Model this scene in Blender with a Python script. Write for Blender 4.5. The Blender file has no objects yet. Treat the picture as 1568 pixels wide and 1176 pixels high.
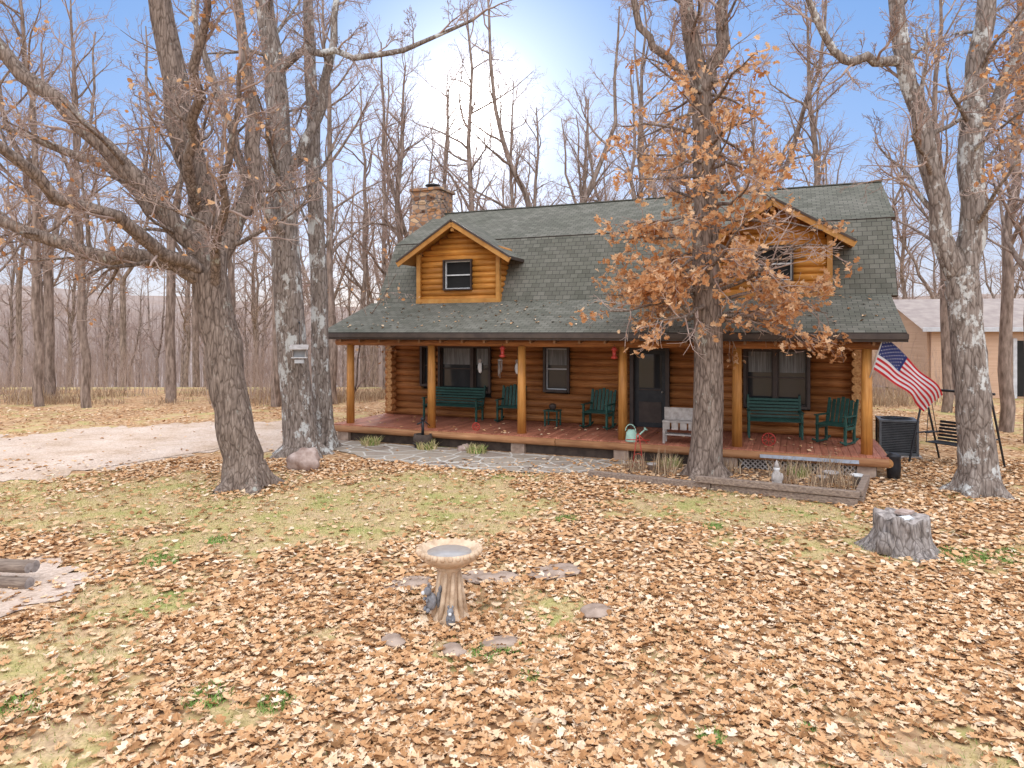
import bpy, math, random
import numpy as np
from mathutils import Vector, Matrix, noise
R=random.Random(7)
NR=np.random.default_rng(7)
scene=bpy.context.scene
COL=scene.collection
# ------------------------------------------------------------ materials
def newmat(name):
    m=bpy.data.materials.new(name); m.use_nodes=True
    nt=m.node_tree; b=nt.nodes['Principled BSDF']
    return m,nt,b
def ramp(nt,fac,stops):
    r=nt.nodes.new('ShaderNodeValToRGB'); e=r.color_ramp.elements
    while len(e)<len(stops): e.new(0.5)
    for i,(p,c) in enumerate(stops):
        e[i].position=p; e[i].color=(c[0],c[1],c[2],1)
    nt.links.new(fac,r.inputs['Fac']); return r.outputs['Color']
def mapping(nt,coord='Object',scale=(1,1,1)):
    tc=nt.nodes.new('ShaderNodeTexCoord'); mp=nt.nodes.new('ShaderNodeMapping')
    mp.inputs['Scale'].default_value=scale
    nt.links.new(tc.outputs[coord],mp.inputs['Vector']); return mp.outputs['Vector']
def mixc(nt,fac,a,b,mode='MIX'):
    m=nt.nodes.new('ShaderNodeMix'); m.data_type='RGBA'; m.blend_type=mode
    for s,v in ((m.inputs[0],fac),(m.inputs[6],a),(m.inputs[7],b)):
        if isinstance(v,(int,float)): s.default_value=v
        elif isinstance(v,tuple): s.default_value=(v[0],v[1],v[2],1)
        else: nt.links.new(v,s)
    return m.outputs[2]
def noise_n(nt,vec,scale,detail=4,rough=.6):
    n=nt.nodes.new('ShaderNodeTexNoise'); n.inputs['Scale'].default_value=scale
    n.inputs['Detail'].default_value=detail; n.inputs['Roughness'].default_value=rough
    nt.links.new(vec,n.inputs['Vector']); return n.outputs['Fac']
def bump(nt,b,h,strength=.4,dist=.02):
    bp=nt.nodes.new('ShaderNodeBump'); bp.inputs['Strength'].default_value=strength
    bp.inputs['Distance'].default_value=dist
    nt.links.new(h,bp.inputs['Height']); nt.links.new(bp.outputs[0],b.inputs['Normal'])
def nmat(name,c1,c2,scale=5,rough=.8,bmp=.3,stretch=(1,1,1),spec=.3,lo=.35,hi=.65,dist=.02,metal=0,detail=4):
    m,nt,b=newmat(name); v=mapping(nt,'Object',stretch)
    f=noise_n(nt,v,scale,detail)
    c=ramp(nt,f,[(lo,c1),(hi,c2)])
    nt.links.new(c,b.inputs['Base Color']); b.inputs['Roughness'].default_value=rough
    b.inputs['Specular IOR Level'].default_value=spec; b.inputs['Metallic'].default_value=metal
    if bmp: bump(nt,b,f,bmp,dist)
    return m
def island(nt):
    g=nt.nodes.new('ShaderNodeNewGeometry'); return g.outputs['Random Per Island']
def bark(name,dark,mid,light,lichen,lich_amt=.62,scale=1):
    m,nt,b=newmat(name)
    v=mapping(nt,'Object',(1,1,.22)); v2=mapping(nt,'Object',(1,1,.6))
    f=noise_n(nt,v,16*scale,5,.7); c=ramp(nt,f,[(.3,dark),(.5,mid),(.72,light)])
    vo=nt.nodes.new('ShaderNodeTexVoronoi'); vo.inputs['Scale'].default_value=14*scale; vo.feature='DISTANCE_TO_EDGE'
    nt.links.new(v,vo.inputs['Vector'])
    cr=ramp(nt,vo.outputs['Distance'],[(0,(.4,.37,.35)),(.12,(1,1,1))])
    c=mixc(nt,.85,c,cr,'MULTIPLY')
    l=noise_n(nt,v2,3.2,5,.75); lf=ramp(nt,l,[(lich_amt,(0,0,0)),(lich_amt+.06,(.8,.8,.8))])
    c=mixc(nt,lf,c,lichen)
    nt.links.new(c,b.inputs['Base Color']); b.inputs['Roughness'].default_value=.95
    b.inputs['Specular IOR Level'].default_value=.1
    bump(nt,b,vo.outputs['Distance'],.7,.04)
    return m
M_bark1=bark('bark_oak',(.09,.066,.052),(.22,.165,.13),(.35,.275,.22),(.38,.38,.32),.61)
M_bark2=bark('bark_lichen',(.11,.085,.07),(.25,.2,.165),(.37,.32,.275),(.57,.57,.53),.54)
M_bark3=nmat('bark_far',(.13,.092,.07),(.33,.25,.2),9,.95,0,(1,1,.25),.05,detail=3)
M_twig=nmat('twig_bark',(.27,.18,.14),(.46,.35,.29),3,.9,0,detail=1)
M_twigfar=nmat('twig_far',(.3,.195,.155),(.45,.335,.275),1,.9,0,detail=1)
M_brush=nmat('brush_bark',(.3,.21,.165),(.44,.33,.265),1,.9,0,detail=1)
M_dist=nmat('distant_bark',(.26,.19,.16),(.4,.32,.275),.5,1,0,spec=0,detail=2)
def woodmat(name,c1,c2,c3,stretch,rough=.5,scale=6):
    m,nt,b=newmat(name); v=mapping(nt,'Object',stretch)
    f=noise_n(nt,v,scale,5,.65); v2=mapping(nt,'Object',(1,1,1)); f2=noise_n(nt,v2,1.7,2)
    c=ramp(nt,f,[(.3,c1),(.5,c2),(.7,c3)])
    cr=ramp(nt,f2,[(.3,(.72,.7,.68)),(.7,(1.1,1.1,1.1))]); c=mixc(nt,.8,c,cr,'MULTIPLY')
    isl=island(nt); ci=ramp(nt,isl,[(0,(.66,.62,.6)),(1,(1.12,1.12,1.12))]); c=mixc(nt,.85,c,ci,'MULTIPLY')
    nt.links.new(c,b.inputs['Base Color']); b.inputs['Roughness'].default_value=rough
    b.inputs['Specular IOR Level'].default_value=.25
    bump(nt,b,f,.25,.01); return m
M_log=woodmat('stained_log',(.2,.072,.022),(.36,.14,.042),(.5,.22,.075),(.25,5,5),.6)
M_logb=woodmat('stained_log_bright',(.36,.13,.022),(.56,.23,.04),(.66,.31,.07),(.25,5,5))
M_rim=woodmat('rim_log',(.26,.11,.05),(.38,.18,.08),(.46,.25,.12),(.25,5,5),.7)
M_post=woodmat('post_log',(.36,.15,.035),(.52,.23,.055),(.62,.31,.095),(5,5,.25))
M_logend=nmat('log_end',(.3,.13,.04),(.55,.3,.12),25,.7)
M_trim=woodmat('orange_trim',(.42,.18,.04),(.56,.265,.065),(.64,.34,.1),(.5,.5,.5),.5)
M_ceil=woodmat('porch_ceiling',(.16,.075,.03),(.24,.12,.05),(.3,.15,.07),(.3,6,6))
M_deck=woodmat('red_deck',(.34,.11,.065),(.46,.17,.1),(.54,.24,.15),(6,.3,1),.55)
M_fascia=nmat('fascia_brown',(.05,.035,.028),(.085,.06,.045),3,.5,0)
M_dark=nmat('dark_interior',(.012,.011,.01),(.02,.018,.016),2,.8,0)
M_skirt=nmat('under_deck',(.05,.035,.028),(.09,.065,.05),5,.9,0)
M_winframe=nmat('window_frame_brown',(.04,.026,.02),(.065,.043,.034),4,.45,0)
M_winwhite=nmat('sash_grey',(.42,.42,.42),(.55,.55,.55),4,.5,0)
M_blindsky=nmat('blind_sky_reflection',(.55,.58,.62),(.7,.73,.76),1.5,.35,0)  # pale dormer blind, with the sky's reflection put into its colour
M_curtain=nmat('curtain',(.12,.12,.115),(.26,.26,.25),9,.8,0,(4,1,.2))
M_black=nmat('black_metal',(.015,.015,.017),(.03,.03,.032),6,.45,0)
M_green=woodmat('green_paint',(.015,.06,.045),(.025,.085,.065),(.04,.115,.09),(3,3,3),.45)
M_white=nmat('white_paint',(.55,.54,.52),(.72,.71,.68),6,.6,.1)
M_bluegrey=nmat('pale_blue_board',(.3,.32,.36),(.42,.44,.48),6,.6,.1)
M_grey=nmat('weathered_grey',(.28,.24,.21),(.45,.4,.36),8,.8,.2)
M_timber=nmat('landscape_timber',(.15,.105,.08),(.32,.24,.18),7,.9,.4,(.5,6,6))
M_glass,_nt,_b=newmat('window_glass'); _b.inputs['Base Color'].default_value=(.03,.033,.035,1); _b.inputs['Roughness'].default_value=.06
_b.inputs['Specular IOR Level'].default_value=.5
M_red=nmat('red_paint',(.33,.03,.02),(.45,.06,.04),5,.4,0)
M_fred=nmat('flag_red',(.5,.02,.03),(.62,.04,.05),3,.7,0)
M_fwhite=nmat('flag_white',(.7,.7,.72),(.78,.78,.8),3,.7,0)
M_fblue=nmat('flag_blue',(.02,.03,.14),(.03,.045,.19),3,.7,0)
M_mint=nmat('mint_metal',(.32,.5,.4),(.42,.6,.48),5,.5,0)
M_concrete=nmat('birdbath_concrete',(.42,.28,.17),(.66,.48,.32),9,.9,.5)
M_water=nmat('birdbath_water',(.28,.25,.23),(.38,.35,.32),8,.3,0)
M_rock=nmat('field_rock',(.26,.17,.13),(.52,.4,.34),4,.9,.6,dist=.05)
M_stepstone=nmat('step_stone',(.24,.165,.12),(.42,.31,.235),5,.9,.5)
M_grass_g=nmat('tuft_green',(.13,.23,.04),(.24,.38,.09),3,.8,0)
M_tan=nmat('tan_siding',(.48,.31,.2),(.58,.39,.27),3,.8,.1,(.1,.1,8))
M_roofb=nmat('brown_metal_roof',(.26,.2,.17),(.36,.29,.24),2,.6,0)
M_soil=nmat('bed_soil',(.1,.06,.04),(.28,.17,.1),9,.95,.5)

def shingle():
    m,nt,b=newmat('asphalt_shingles'); v=mapping(nt,'UV')
    br=nt.nodes.new('ShaderNodeTexBrick'); nt.links.new(v,br.inputs['Vector'])
    for k,x in (('Scale',1),('Brick Width',.22),('Row Height',.14),('Mortar Size',.007),('Bias',0)): br.inputs[k].default_value=x
    br.inputs['Color1'].default_value=(.118,.113,.092,1); br.inputs['Color2'].default_value=(.172,.163,.135,1); br.inputs['Mortar'].default_value=(.055,.053,.047,1)
    f=noise_n(nt,v,.9,5,.7); cr=ramp(nt,f,[(.3,(.78,.8,.74)),(.7,(1.2,1.17,1.15))])
    c=mixc(nt,.9,br.outputs['Color'],cr,'MULTIPLY')
    f2=noise_n(nt,v,60,2); c=mixc(nt,.4,c,ramp(nt,f2,[(.3,(.6,.6,.6)),(.7,(1.3,1.3,1.3))]),'MULTIPLY')
    f3=noise_n(nt,v,5,6,.8); c=mixc(nt,ramp(nt,f3,[(.66,(0,0,0)),(.7,(1,1,1))]),c,(.26,.16,.09))
    nt.links.new(c,b.inputs['Base Color']); b.inputs['Roughness'].default_value=.95; b.inputs['Specular IOR Level'].default_value=.05
    bump(nt,b,br.outputs['Fac'],-.5,.02); return m
M_shingle=shingle()
def stonemat(name,scale,cols,mort,coord='Object',stretch=(1,1,1),edge=.06):
    m,nt,b=newmat(name); v=mapping(nt,coord,stretch)
    a=nt.nodes.new('ShaderNodeTexVoronoi'); a.inputs['Scale'].default_value=scale
    e=nt.nodes.new('ShaderNodeTexVoronoi'); e.feature='DISTANCE_TO_EDGE'; e.inputs['Scale'].default_value=scale
    nt.links.new(v,a.inputs['Vector']); nt.links.new(v,e.inputs['Vector'])
    s=nt.nodes.new('ShaderNodeSeparateColor'); nt.links.new(a.outputs['Color'],s.inputs[0])
    c=ramp(nt,s.outputs[0],cols)
    f=noise_n(nt,v,scale*4,4); c=mixc(nt,.5,c,ramp(nt,f,[(.3,(.7,.7,.7)),(.7,(1.2,1.2,1.2))]),'MULTIPLY')
    er=ramp(nt,e.outputs['Distance'],[(edge*.5,(0,0,0)),(edge,(1,1,1))])
    c=mixc(nt,er,mort,c)
    nt.links.new(c,b.inputs['Base Color']); b.inputs['Roughness'].default_value=.9; b.inputs['Specular IOR Level'].default_value=.2
    bump(nt,b,er,.5,.03); return m
M_chim=stonemat('chimney_stone',3.6,[(0,(.17,.09,.055)),(.4,(.48,.25,.12)),(.7,(.3,.2,.15)),(1,(.6,.4,.23))],(.2,.165,.14),stretch=(1,1,1.8),edge=.09)
M_flag=stonemat('flagstone',1.7,[(0,(.27,.21,.165)),(.5,(.38,.31,.24)),(1,(.31,.25,.19))],(.55,.5,.43),edge=.05)
def gravel():
    m,nt,b=newmat('gravel'); v=mapping(nt,'Object')
    f=noise_n(nt,v,.6,6,.75); c=ramp(nt,f,[(.3,(.38,.27,.175)),(.45,(.52,.39,.295)),(.65,(.62,.5,.41))])
    vo=nt.nodes.new('ShaderNodeTexVoronoi'); vo.inputs['Scale'].default_value=28; nt.links.new(v,vo.inputs['Vector'])
    s=nt.nodes.new('ShaderNodeSeparateColor'); nt.links.new(vo.outputs['Color'],s.inputs[0])
    c=mixc(nt,.5,c,ramp(nt,s.outputs[0],[(0,(.6,.55,.5)),(1,(1.2,1.2,1.2))]),'MULTIPLY')
    nt.links.new(c,b.inputs['Base Color']); b.inputs['Roughness'].default_value=.95; b.inputs['Specular IOR Level'].default_value=.1
    bump(nt,b,vo.outputs['Distance'],.4,.02); return m
M_gravel=gravel()
LEAFC=[(0,(.24,.12,.05)),(.1,(.4,.2,.085)),(.3,(.53,.29,.135)),(.55,(.62,.375,.195)),(.82,(.7,.49,.3)),(1,(.77,.62,.45))]
def leafmat(name,stops,trans=.25):
    m,nt,b=newmat(name); c=ramp(nt,island(nt),stops)
    v=mapping(nt,'Object'); f=noise_n(nt,v,30,1); c=mixc(nt,.5,c,ramp(nt,f,[(.3,(.75,.7,.65)),(.7,(1.1,1.1,1.1))]),'MULTIPLY')
    nt.links.new(c,b.inputs['Base Color']); b.inputs['Roughness'].default_value=.8; b.inputs['Specular IOR Level'].default_value=.1
    if trans:
        t=nt.nodes.new('ShaderNodeBsdfTranslucent'); nt.links.new(c,t.inputs['Color'])
        mx=nt.nodes.new('ShaderNodeMixShader'); mx.inputs[0].default_value=trans
        nt.links.new(b.outputs[0],mx.inputs[1]); nt.links.new(t.outputs[0],mx.inputs[2])
        nt.links.new(mx.outputs[0],nt.nodes['Material Output'].inputs['Surface'])
    return m
M_leafg=leafmat('fallen_leaves',LEAFC,0)
M_leaft=leafmat('marcescent_leaves',[(0,(.42,.18,.07)),(.3,(.6,.3,.13)),(.6,(.72,.42,.21)),(1,(.82,.58,.36))],.4)
M_blade=leafmat('grass_blades',[(0,(.17,.23,.06)),(.28,(.33,.32,.11)),(.5,(.52,.41,.2)),(1,(.66,.52,.3))],0)
M_reed=leafmat('dry_stems',[(0,(.25,.16,.1)),(.5,(.42,.29,.18)),(1,(.58,.45,.3))],0)

def groundmat():
    m,nt,b=newmat('ground_litter'); v=mapping(nt,'Object')
    at=nt.nodes.new('ShaderNodeAttribute'); at.attribute_name='grass'
    vo=nt.nodes.new('ShaderNodeTexVoronoi'); vo.inputs['Scale'].default_value=11; vo.inputs['Randomness'].default_value=1
    nt.links.new(v,vo.inputs['Vector'])
    s=nt.nodes.new('ShaderNodeSeparateColor'); nt.links.new(vo.outputs['Color'],s.inputs[0])
    litter=ramp(nt,s.outputs[0],[(0,(.24,.13,.065)),(.3,(.38,.21,.105)),(.65,(.51,.31,.165)),(1,(.62,.43,.27))])
    big=noise_n(nt,v,.35,3,.6); litter=mixc(nt,.7,litter,ramp(nt,big,[(.3,(.75,.72,.7)),(.7,(1.05,1.05,1.05))]),'MULTIPLY')
    g1=noise_n(nt,v,1.1,5,.7); g2=noise_n(nt,v,35,3,.7)
    grass=ramp(nt,g1,[(.3,(.45,.3,.19)),(.42,(.53,.38,.22)),(.53,(.5,.38,.18)),(.62,(.38,.35,.13)),(.74,(.22,.28,.08))])
    grass=mixc(nt,.8,grass,ramp(nt,g2,[(.3,(.62,.6,.57)),(.7,(1.2,1.2,1.15))]),'MULTIPLY')
    mth=nt.nodes.new('ShaderNodeMath'); mth.operation='ADD'; nt.links.new(at.outputs['Fac'],mth.inputs[0])
    m2=nt.nodes.new('ShaderNodeMath'); m2.operation='MULTIPLY_ADD'; nt.links.new(g1,m2.inputs[0]); m2.inputs[1].default_value=1.4; m2.inputs[2].default_value=-.7
    nt.links.new(m2.outputs[0],mth.inputs[1])
    mr=ramp(nt,mth.outputs[0],[(.15,(0,0,0)),(.55,(1,1,1))])
    c=mixc(nt,mr,litter,grass)
    nt.links.new(c,b.inputs['Base Color']); b.inputs['Roughness'].default_value=1; b.inputs['Specular IOR Level'].default_value=.05
    bump(nt,b,vo.outputs['Distance'],.5,.04); return m
M_ground=groundmat()
def hillmat():
    m,nt,b=newmat('wooded_hill'); v=mapping(nt,'Object',(1,1,.25)); f=noise_n(nt,v,.25,6,.75); f2=noise_n(nt,v,.02,2)
    c=ramp(nt,f,[(.3,(.2,.145,.12)),(.7,(.36,.275,.225))]); c=mixc(nt,ramp(nt,f2,[(.4,(0,0,0)),(.6,(.4,.4,.4))]),c,(.32,.28,.265))
    nt.links.new(c,b.inputs['Base Color']); b.inputs['Roughness'].default_value=1; b.inputs['Specular IOR Level'].default_value=0; return m
M_hill=hillmat()
# ------------------------------------------------------------ mesh builder
class MB:
    def __init__(s): s.v=[];s.f=[];s.m=[];s.uv=[];s.sm=[];s.mats=[]
    def mi(s,mat):
        if mat not in s.mats: s.mats.append(mat)
        return s.mats.index(mat)
    def face(s,idx,mat,uv=None,smooth=False):
        s.f.append(idx); s.m.append(s.mi(mat)); s.uv.append(uv); s.sm.append(smooth)
    def poly(s,pts,mat,uv=None,smooth=False):
        b=len(s.v); s.v+= [tuple(p) for p in pts]; s.face(list(range(b,b+len(pts))),mat,uv,smooth)
    def box(s,c,d,mat,rot=None):
        b=len(s.v); h=[x/2 for x in d]
        for sx,sy,sz in ((-1,-1,-1),(1,-1,-1),(1,1,-1),(-1,1,-1),(-1,-1,1),(1,-1,1),(1,1,1),(-1,1,1)):
            p=Vector((sx*h[0],sy*h[1],sz*h[2]))
            if rot is not None: p=rot@p
            s.v.append((c[0]+p[0],c[1]+p[1],c[2]+p[2]))
        for f in ((0,3,2,1),(4,5,6,7),(0,1,5,4),(1,2,6,5),(2,3,7,6),(3,0,4,7)): s.face([b+i for i in f],mat)
    def cyl(s,p0,p1,r0,r1,n,mat,capmat=None):
        p0=Vector(p0);p1=Vector(p1);d=(p1-p0).normalized()
        a=d.orthogonal().normalized(); c=d.cross(a); b=len(s.v)
        for p,r in((p0,r0),(p1,r1)):
            for i in range(n):
                t=2*math.pi*i/n; q=p+(a*math.cos(t)+c*math.sin(t))*r; s.v.append(tuple(q))
        for i in range(n):
            j=(i+1)%n; s.face([b+i,b+j,b+n+j,b+n+i],mat,None,True)
        s.face([b+n-1-i for i in range(n)],capmat or mat); s.face([b+n+i for i in range(n)],capmat or mat)
    def lathe(s,c,prof,n,mat,jit=0):
        b=len(s.v)
        for r,z in prof:
            for i in range(n):
                t=2*math.pi*i/n; rr=r*(1+jit*noise.noise(Vector((math.cos(t)*3,math.sin(t)*3,z*6+c[0]))))
                s.v.append((c[0]+rr*math.cos(t),c[1]+rr*math.sin(t),c[2]+z))
        for k in range(len(prof)-1):
            for i in range(n):
                j=(i+1)%n; s.face([b+k*n+i,b+k*n+j,b+(k+1)*n+j,b+(k+1)*n+i],mat,None,True)
        s.face([b+n-1-i for i in range(n)],mat); s.face([b+(len(prof)-1)*n+i for i in range(n)],mat)
    def ell(s,c,r,mat,rot=None,n=12,m=8,jit=0):
        b=len(s.v)
        for k in range(m+1):
            ph=math.pi*k/m
            for i in range(n):
                t=2*math.pi*i/n; p=Vector((math.sin(ph)*math.cos(t),math.sin(ph)*math.sin(t),math.cos(ph)))
                if jit: p=p*(1+jit*noise.noise(p*1.7+Vector(c)))
                p=Vector((p[0]*r[0],p[1]*r[1],p[2]*r[2]))
                if rot is not None: p=rot@p
                s.v.append((c[0]+p[0],c[1]+p[1],c[2]+p[2]))
        for k in range(m):
            for i in range(n):
                j=(i+1)%n; s.face([b+k*n+i,b+(k+1)*n+i,b+(k+1)*n+j,b+k*n+j],mat,None,True)
    def out(s,name,parent=None,bevel=0,loc=(0,0,0),rz=0,scale=1):
        me=bpy.data.meshes.new(name); me.from_pydata(s.v,[],s.f)
        for m in s.mats: me.materials.append(m)
        me.polygons.foreach_set('material_index',s.m); me.polygons.foreach_set('use_smooth',s.sm)
        if any(u for u in s.uv):
            uvl=me.uv_layers.new(name='UVMap')
            for p,u in zip(me.polygons,s.uv):
                for q in range(p.loop_total):
                    if u: uvl.data[p.loop_start+q].uv=u[q]
        me.update(); o=bpy.data.objects.new(name,me); COL.objects.link(o)
        o.location=loc; o.rotation_euler=(0,0,rz); o.scale=(scale,)*3
        if parent: o.parent=parent
        if bevel:
            bv=o.modifiers.new('bevel','BEVEL'); bv.width=bevel; bv.segments=2; bv.limit_method='ANGLE'; bv.angle_limit=math.radians(50)
        return o
def empty(name,loc=(0,0,0),rz=0):
    e=bpy.data.objects.new(name,None); COL.objects.link(e); e.location=loc; e.rotation_euler=(0,0,rz); e.empty_display_size=.2; return e
def fastmesh(name,V,loops,starts,totals,mats,mi=None,smooth=False,parent=None):
    me=bpy.data.meshes.new(name)
    me.vertices.add(len(V)); me.vertices.foreach_set('co',np.asarray(V,dtype=np.float32).ravel())
    me.loops.add(len(loops)); me.loops.foreach_set('vertex_index',np.asarray(loops,dtype=np.int32))
    me.polygons.add(len(starts)); me.polygons.foreach_set('loop_start',np.asarray(starts,dtype=np.int32))
    try: me.polygons.foreach_set('loop_total',np.asarray(totals,dtype=np.int32))
    except Exception: pass
    for m in mats: me.materials.append(m)
    if mi is not None: me.polygons.foreach_set('material_index',np.asarray(mi,dtype=np.int32))
    me.polygons.foreach_set('use_smooth',np.full(len(starts),smooth,dtype=bool))
    me.update(calc_edges=True); me.validate()
    return me
def addobj(name,me,parent=None,loc=(0,0,0),rz=0,sc=1):
    o=bpy.data.objects.new(name,me); COL.objects.link(o); o.location=loc; o.rotation_euler=(0,0,rz); o.scale=(sc,sc,sc)
    if parent: o.parent=parent
    return o
# ------------------------------------------------------------ house frame
HA=math.radians(-22.3); H0=Vector((-4.54,19.2,0)); cU,sU=math.cos(HA),math.sin(HA)
def W(u,v,z=0): return (H0.x+cU*u-sU*v, H0.y+sU*u+cU*v, z)
def toUV(x,y):
    dx,dy=x-H0.x,y-H0.y; return (cU*dx+sU*dy, -sU*dx+cU*dy)
# ------------------------------------------------------------ ground
def sstep(a,b,x): 
    t=max(0,min(1,(x-a)/(b-a))); return t*t*(3-2*t)
def elev(x,y):
    d=math.hypot(x,y-5)
    z=0
    if y>34 or abs(x)>30:
        dd=max(y-34,abs(x)-30,0); z=-7*sstep(0,55,dd)
        rise=sstep(120,420,d)
        z+= rise*(24+8*noise.noise(Vector((x*.006,y*.006,0)))*1.5+ (8 if x<0 else 0)*sstep(100,300,-x))
    return z
def grassf(x,y):
    n=noise.noise(Vector((x*.35,y*.35,1)))+.8*noise.noise(Vector((x*1.1,y*1.1,7)))+.7*noise.noise(Vector((x*2.3,y*2.3,3)))
    g=1.15-math.hypot((x+3.9)/8.0,(y-12.0)/3.5)
    g=max(g,.85-math.hypot((x-3.0)/5.0,(y-11.5)/2.4))
    g=max(g,.66-math.hypot((x+4.5)/3.4,(y-6.3)/1.6), .62-math.hypot((x+2)/1.8,(y-5.3)/.8),.55-math.hypot((x-4)/3.5,(y-9.2)/1.4),.45-math.hypot((x-.3)/1.4,(y-6.6)/.8),.18)
    if y>36 : g=max(g,.5)
    return max(0,min(1,g*1.15+n*.55-.08))
xs=sorted(set([round(-16+i*.25,3) for i in range(129)]+[s*(16+ (i**2.2)*.9+i*1.0) for i in range(1,28) for s in(-1,1)]))
ys=sorted(set([-60,-30,-15,-8,-3]+[round(i*.25,3) for i in range(0,132)]+[33+ (i**2.2)*.8+i*1.0 for i in range(1,30)]))
nx,ny=len(xs),len(ys)
V=[];ga=[]
for y in ys:
    for x in xs:
        near= 0.03*noise.noise(Vector((x*.5,y*.5,3))) if (y<14 and abs(x)<16) else 0
        V.append((x,y,elev(x,y)+near*(1 if y<12.5 else 0))); ga.append(grassf(x,y))
F=[(j*nx+i,j*nx+i+1,(j+1)*nx+i+1,(j+1)*nx+i) for j in range(ny-1) for i in range(nx-1)]
me=bpy.data.meshes.new('ground'); me.from_pydata(V,[],F); me.materials.append(M_ground); me.materials.append(M_hill)
for p in me.polygons:
    p.use_smooth=True
    c=p.center
    if math.hypot(c.x,c.y)>75: p.material_index=1
a=me.attributes.new('grass','FLOAT','POINT'); a.data.foreach_set('value',ga)
addobj('ground',me)
def gz(x,y): return elev(x,y)+(0.03*noise.noise(Vector((x*.5,y*.5,3))) if (y<12.5 and abs(x)<16) else 0)
def patch(name,pts,mat,z,rag=.25,step=.12,drape=False):
    out=[];n=len(pts)
    for i in range(n):
        a=Vector(pts[i]);b=Vector(pts[(i+1)%n]); L=(b-a).length; k=max(1,int(L/step))
        nrm=Vector((-(b-a).y,(b-a).x)).normalized()
        for j in range(k):
            p=a+(b-a)*j/k; o=noise.noise(Vector((p.x*1.3,p.y*1.3,5)))*rag+noise.noise(Vector((p.x*5,p.y*5,8)))*rag*.6
            p=p+nrm*o; out.append((p.x,p.y,z))
    mb=MB(); mb.poly(out,mat); o=mb.out(name); 
    if o.data.polygons[0].normal.z<0: o.data.flip_normals()
    return o
patch('gravel_driveway',[(-40,26),(-24,21.2),(-14.3,19.4),(-12.9,21.3),(-9.9,22.7),(-6.2,23.2),(-5.0,20.6),(-4.4,18.5),(-5.2,17.3),(-5.9,17.2),(-7.5,17.0),(-8.9,14.4),(-10.2,13.3),(-14,11.5),(-24,9),(-40,9)],M_gravel,.012,.8)
gpp=[(-9,8.7),(-6.7,8.8),(-5.6,8.7),(-5.1,8.2),(-4.95,7.5),(-5.1,7.1),(-5.6,6.95),(-9,6.8)]
patch('gravel_path',gpp,M_gravel,.022,.6)
fs=[W(-.4,-.45)[:2],W(8.5,-.5)[:2],(2.2,15.2),(1.38,14.3),(-.9,14.75),(-3.2,15.9),(-4.9,17.7)]
patch('flagstone_walk',fs,M_flag,.02,.14)
bed=[W(8.2,-.5)[:2],W(13.3,-.5)[:2],(6.95,13.4),(5.95,11.8),(1.7,14.1)]
patch('garden_bed',bed,M_soil,.026,.08)
# ------------------------------------------------------------ CABIN
cab=empty('log_cabin',H0,HA)
DZ=.44
openings=[(1.0,1.5,1.35,2.6),(1.62,3.35,1.2,2.6),(4.98,5.75,1.3,2.6),(7.45,8.5,.44,2.6),(10.35,11.9,1.1,2.6)]
mb=MB(); lr=.112
z=.55
while z<3.35:
    segs=[(-.28,13.2)]
    for (a,b,c,d) in openings:
        if c-.06<z<d+.06:
            ns=[]
            for (p,q) in segs:
                if b<=p or a>=q: ns.append((p,q))
                else:
                    if a>p: ns.append((p,a))
                    if b<q: ns.append((b,q))
            segs=ns
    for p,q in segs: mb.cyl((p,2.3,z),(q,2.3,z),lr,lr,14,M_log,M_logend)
    for uc in (0,12.9):
        mb.cyl((uc,1.98,z+.1),(uc,9.9,z+.1),lr*.95,lr*.95,12,M_log,M_logend)
    z+=.2
mb.out('log_walls',cab)
mb=MB()
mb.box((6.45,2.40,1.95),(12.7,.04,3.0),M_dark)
mb.box((6.45,9.9,2.1),(12.9,.2,3.4),M_log)
prof=[(-.5,2.9),(2.0,3.8),(3.1,5.75),(6.0,7.2),(8.9,5.75),(10.4,3.7)]
for uc in(.0,12.9):
    mb.poly([(uc,2.2,.4),(uc,9.9,.4),(uc,9.9,4.2),(uc,8.85,5.7),(uc,6,7.1),(uc,3.15,5.7),(uc,2.2,4.0)],M_log)
mb.out('inner_walls',cab)
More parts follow.
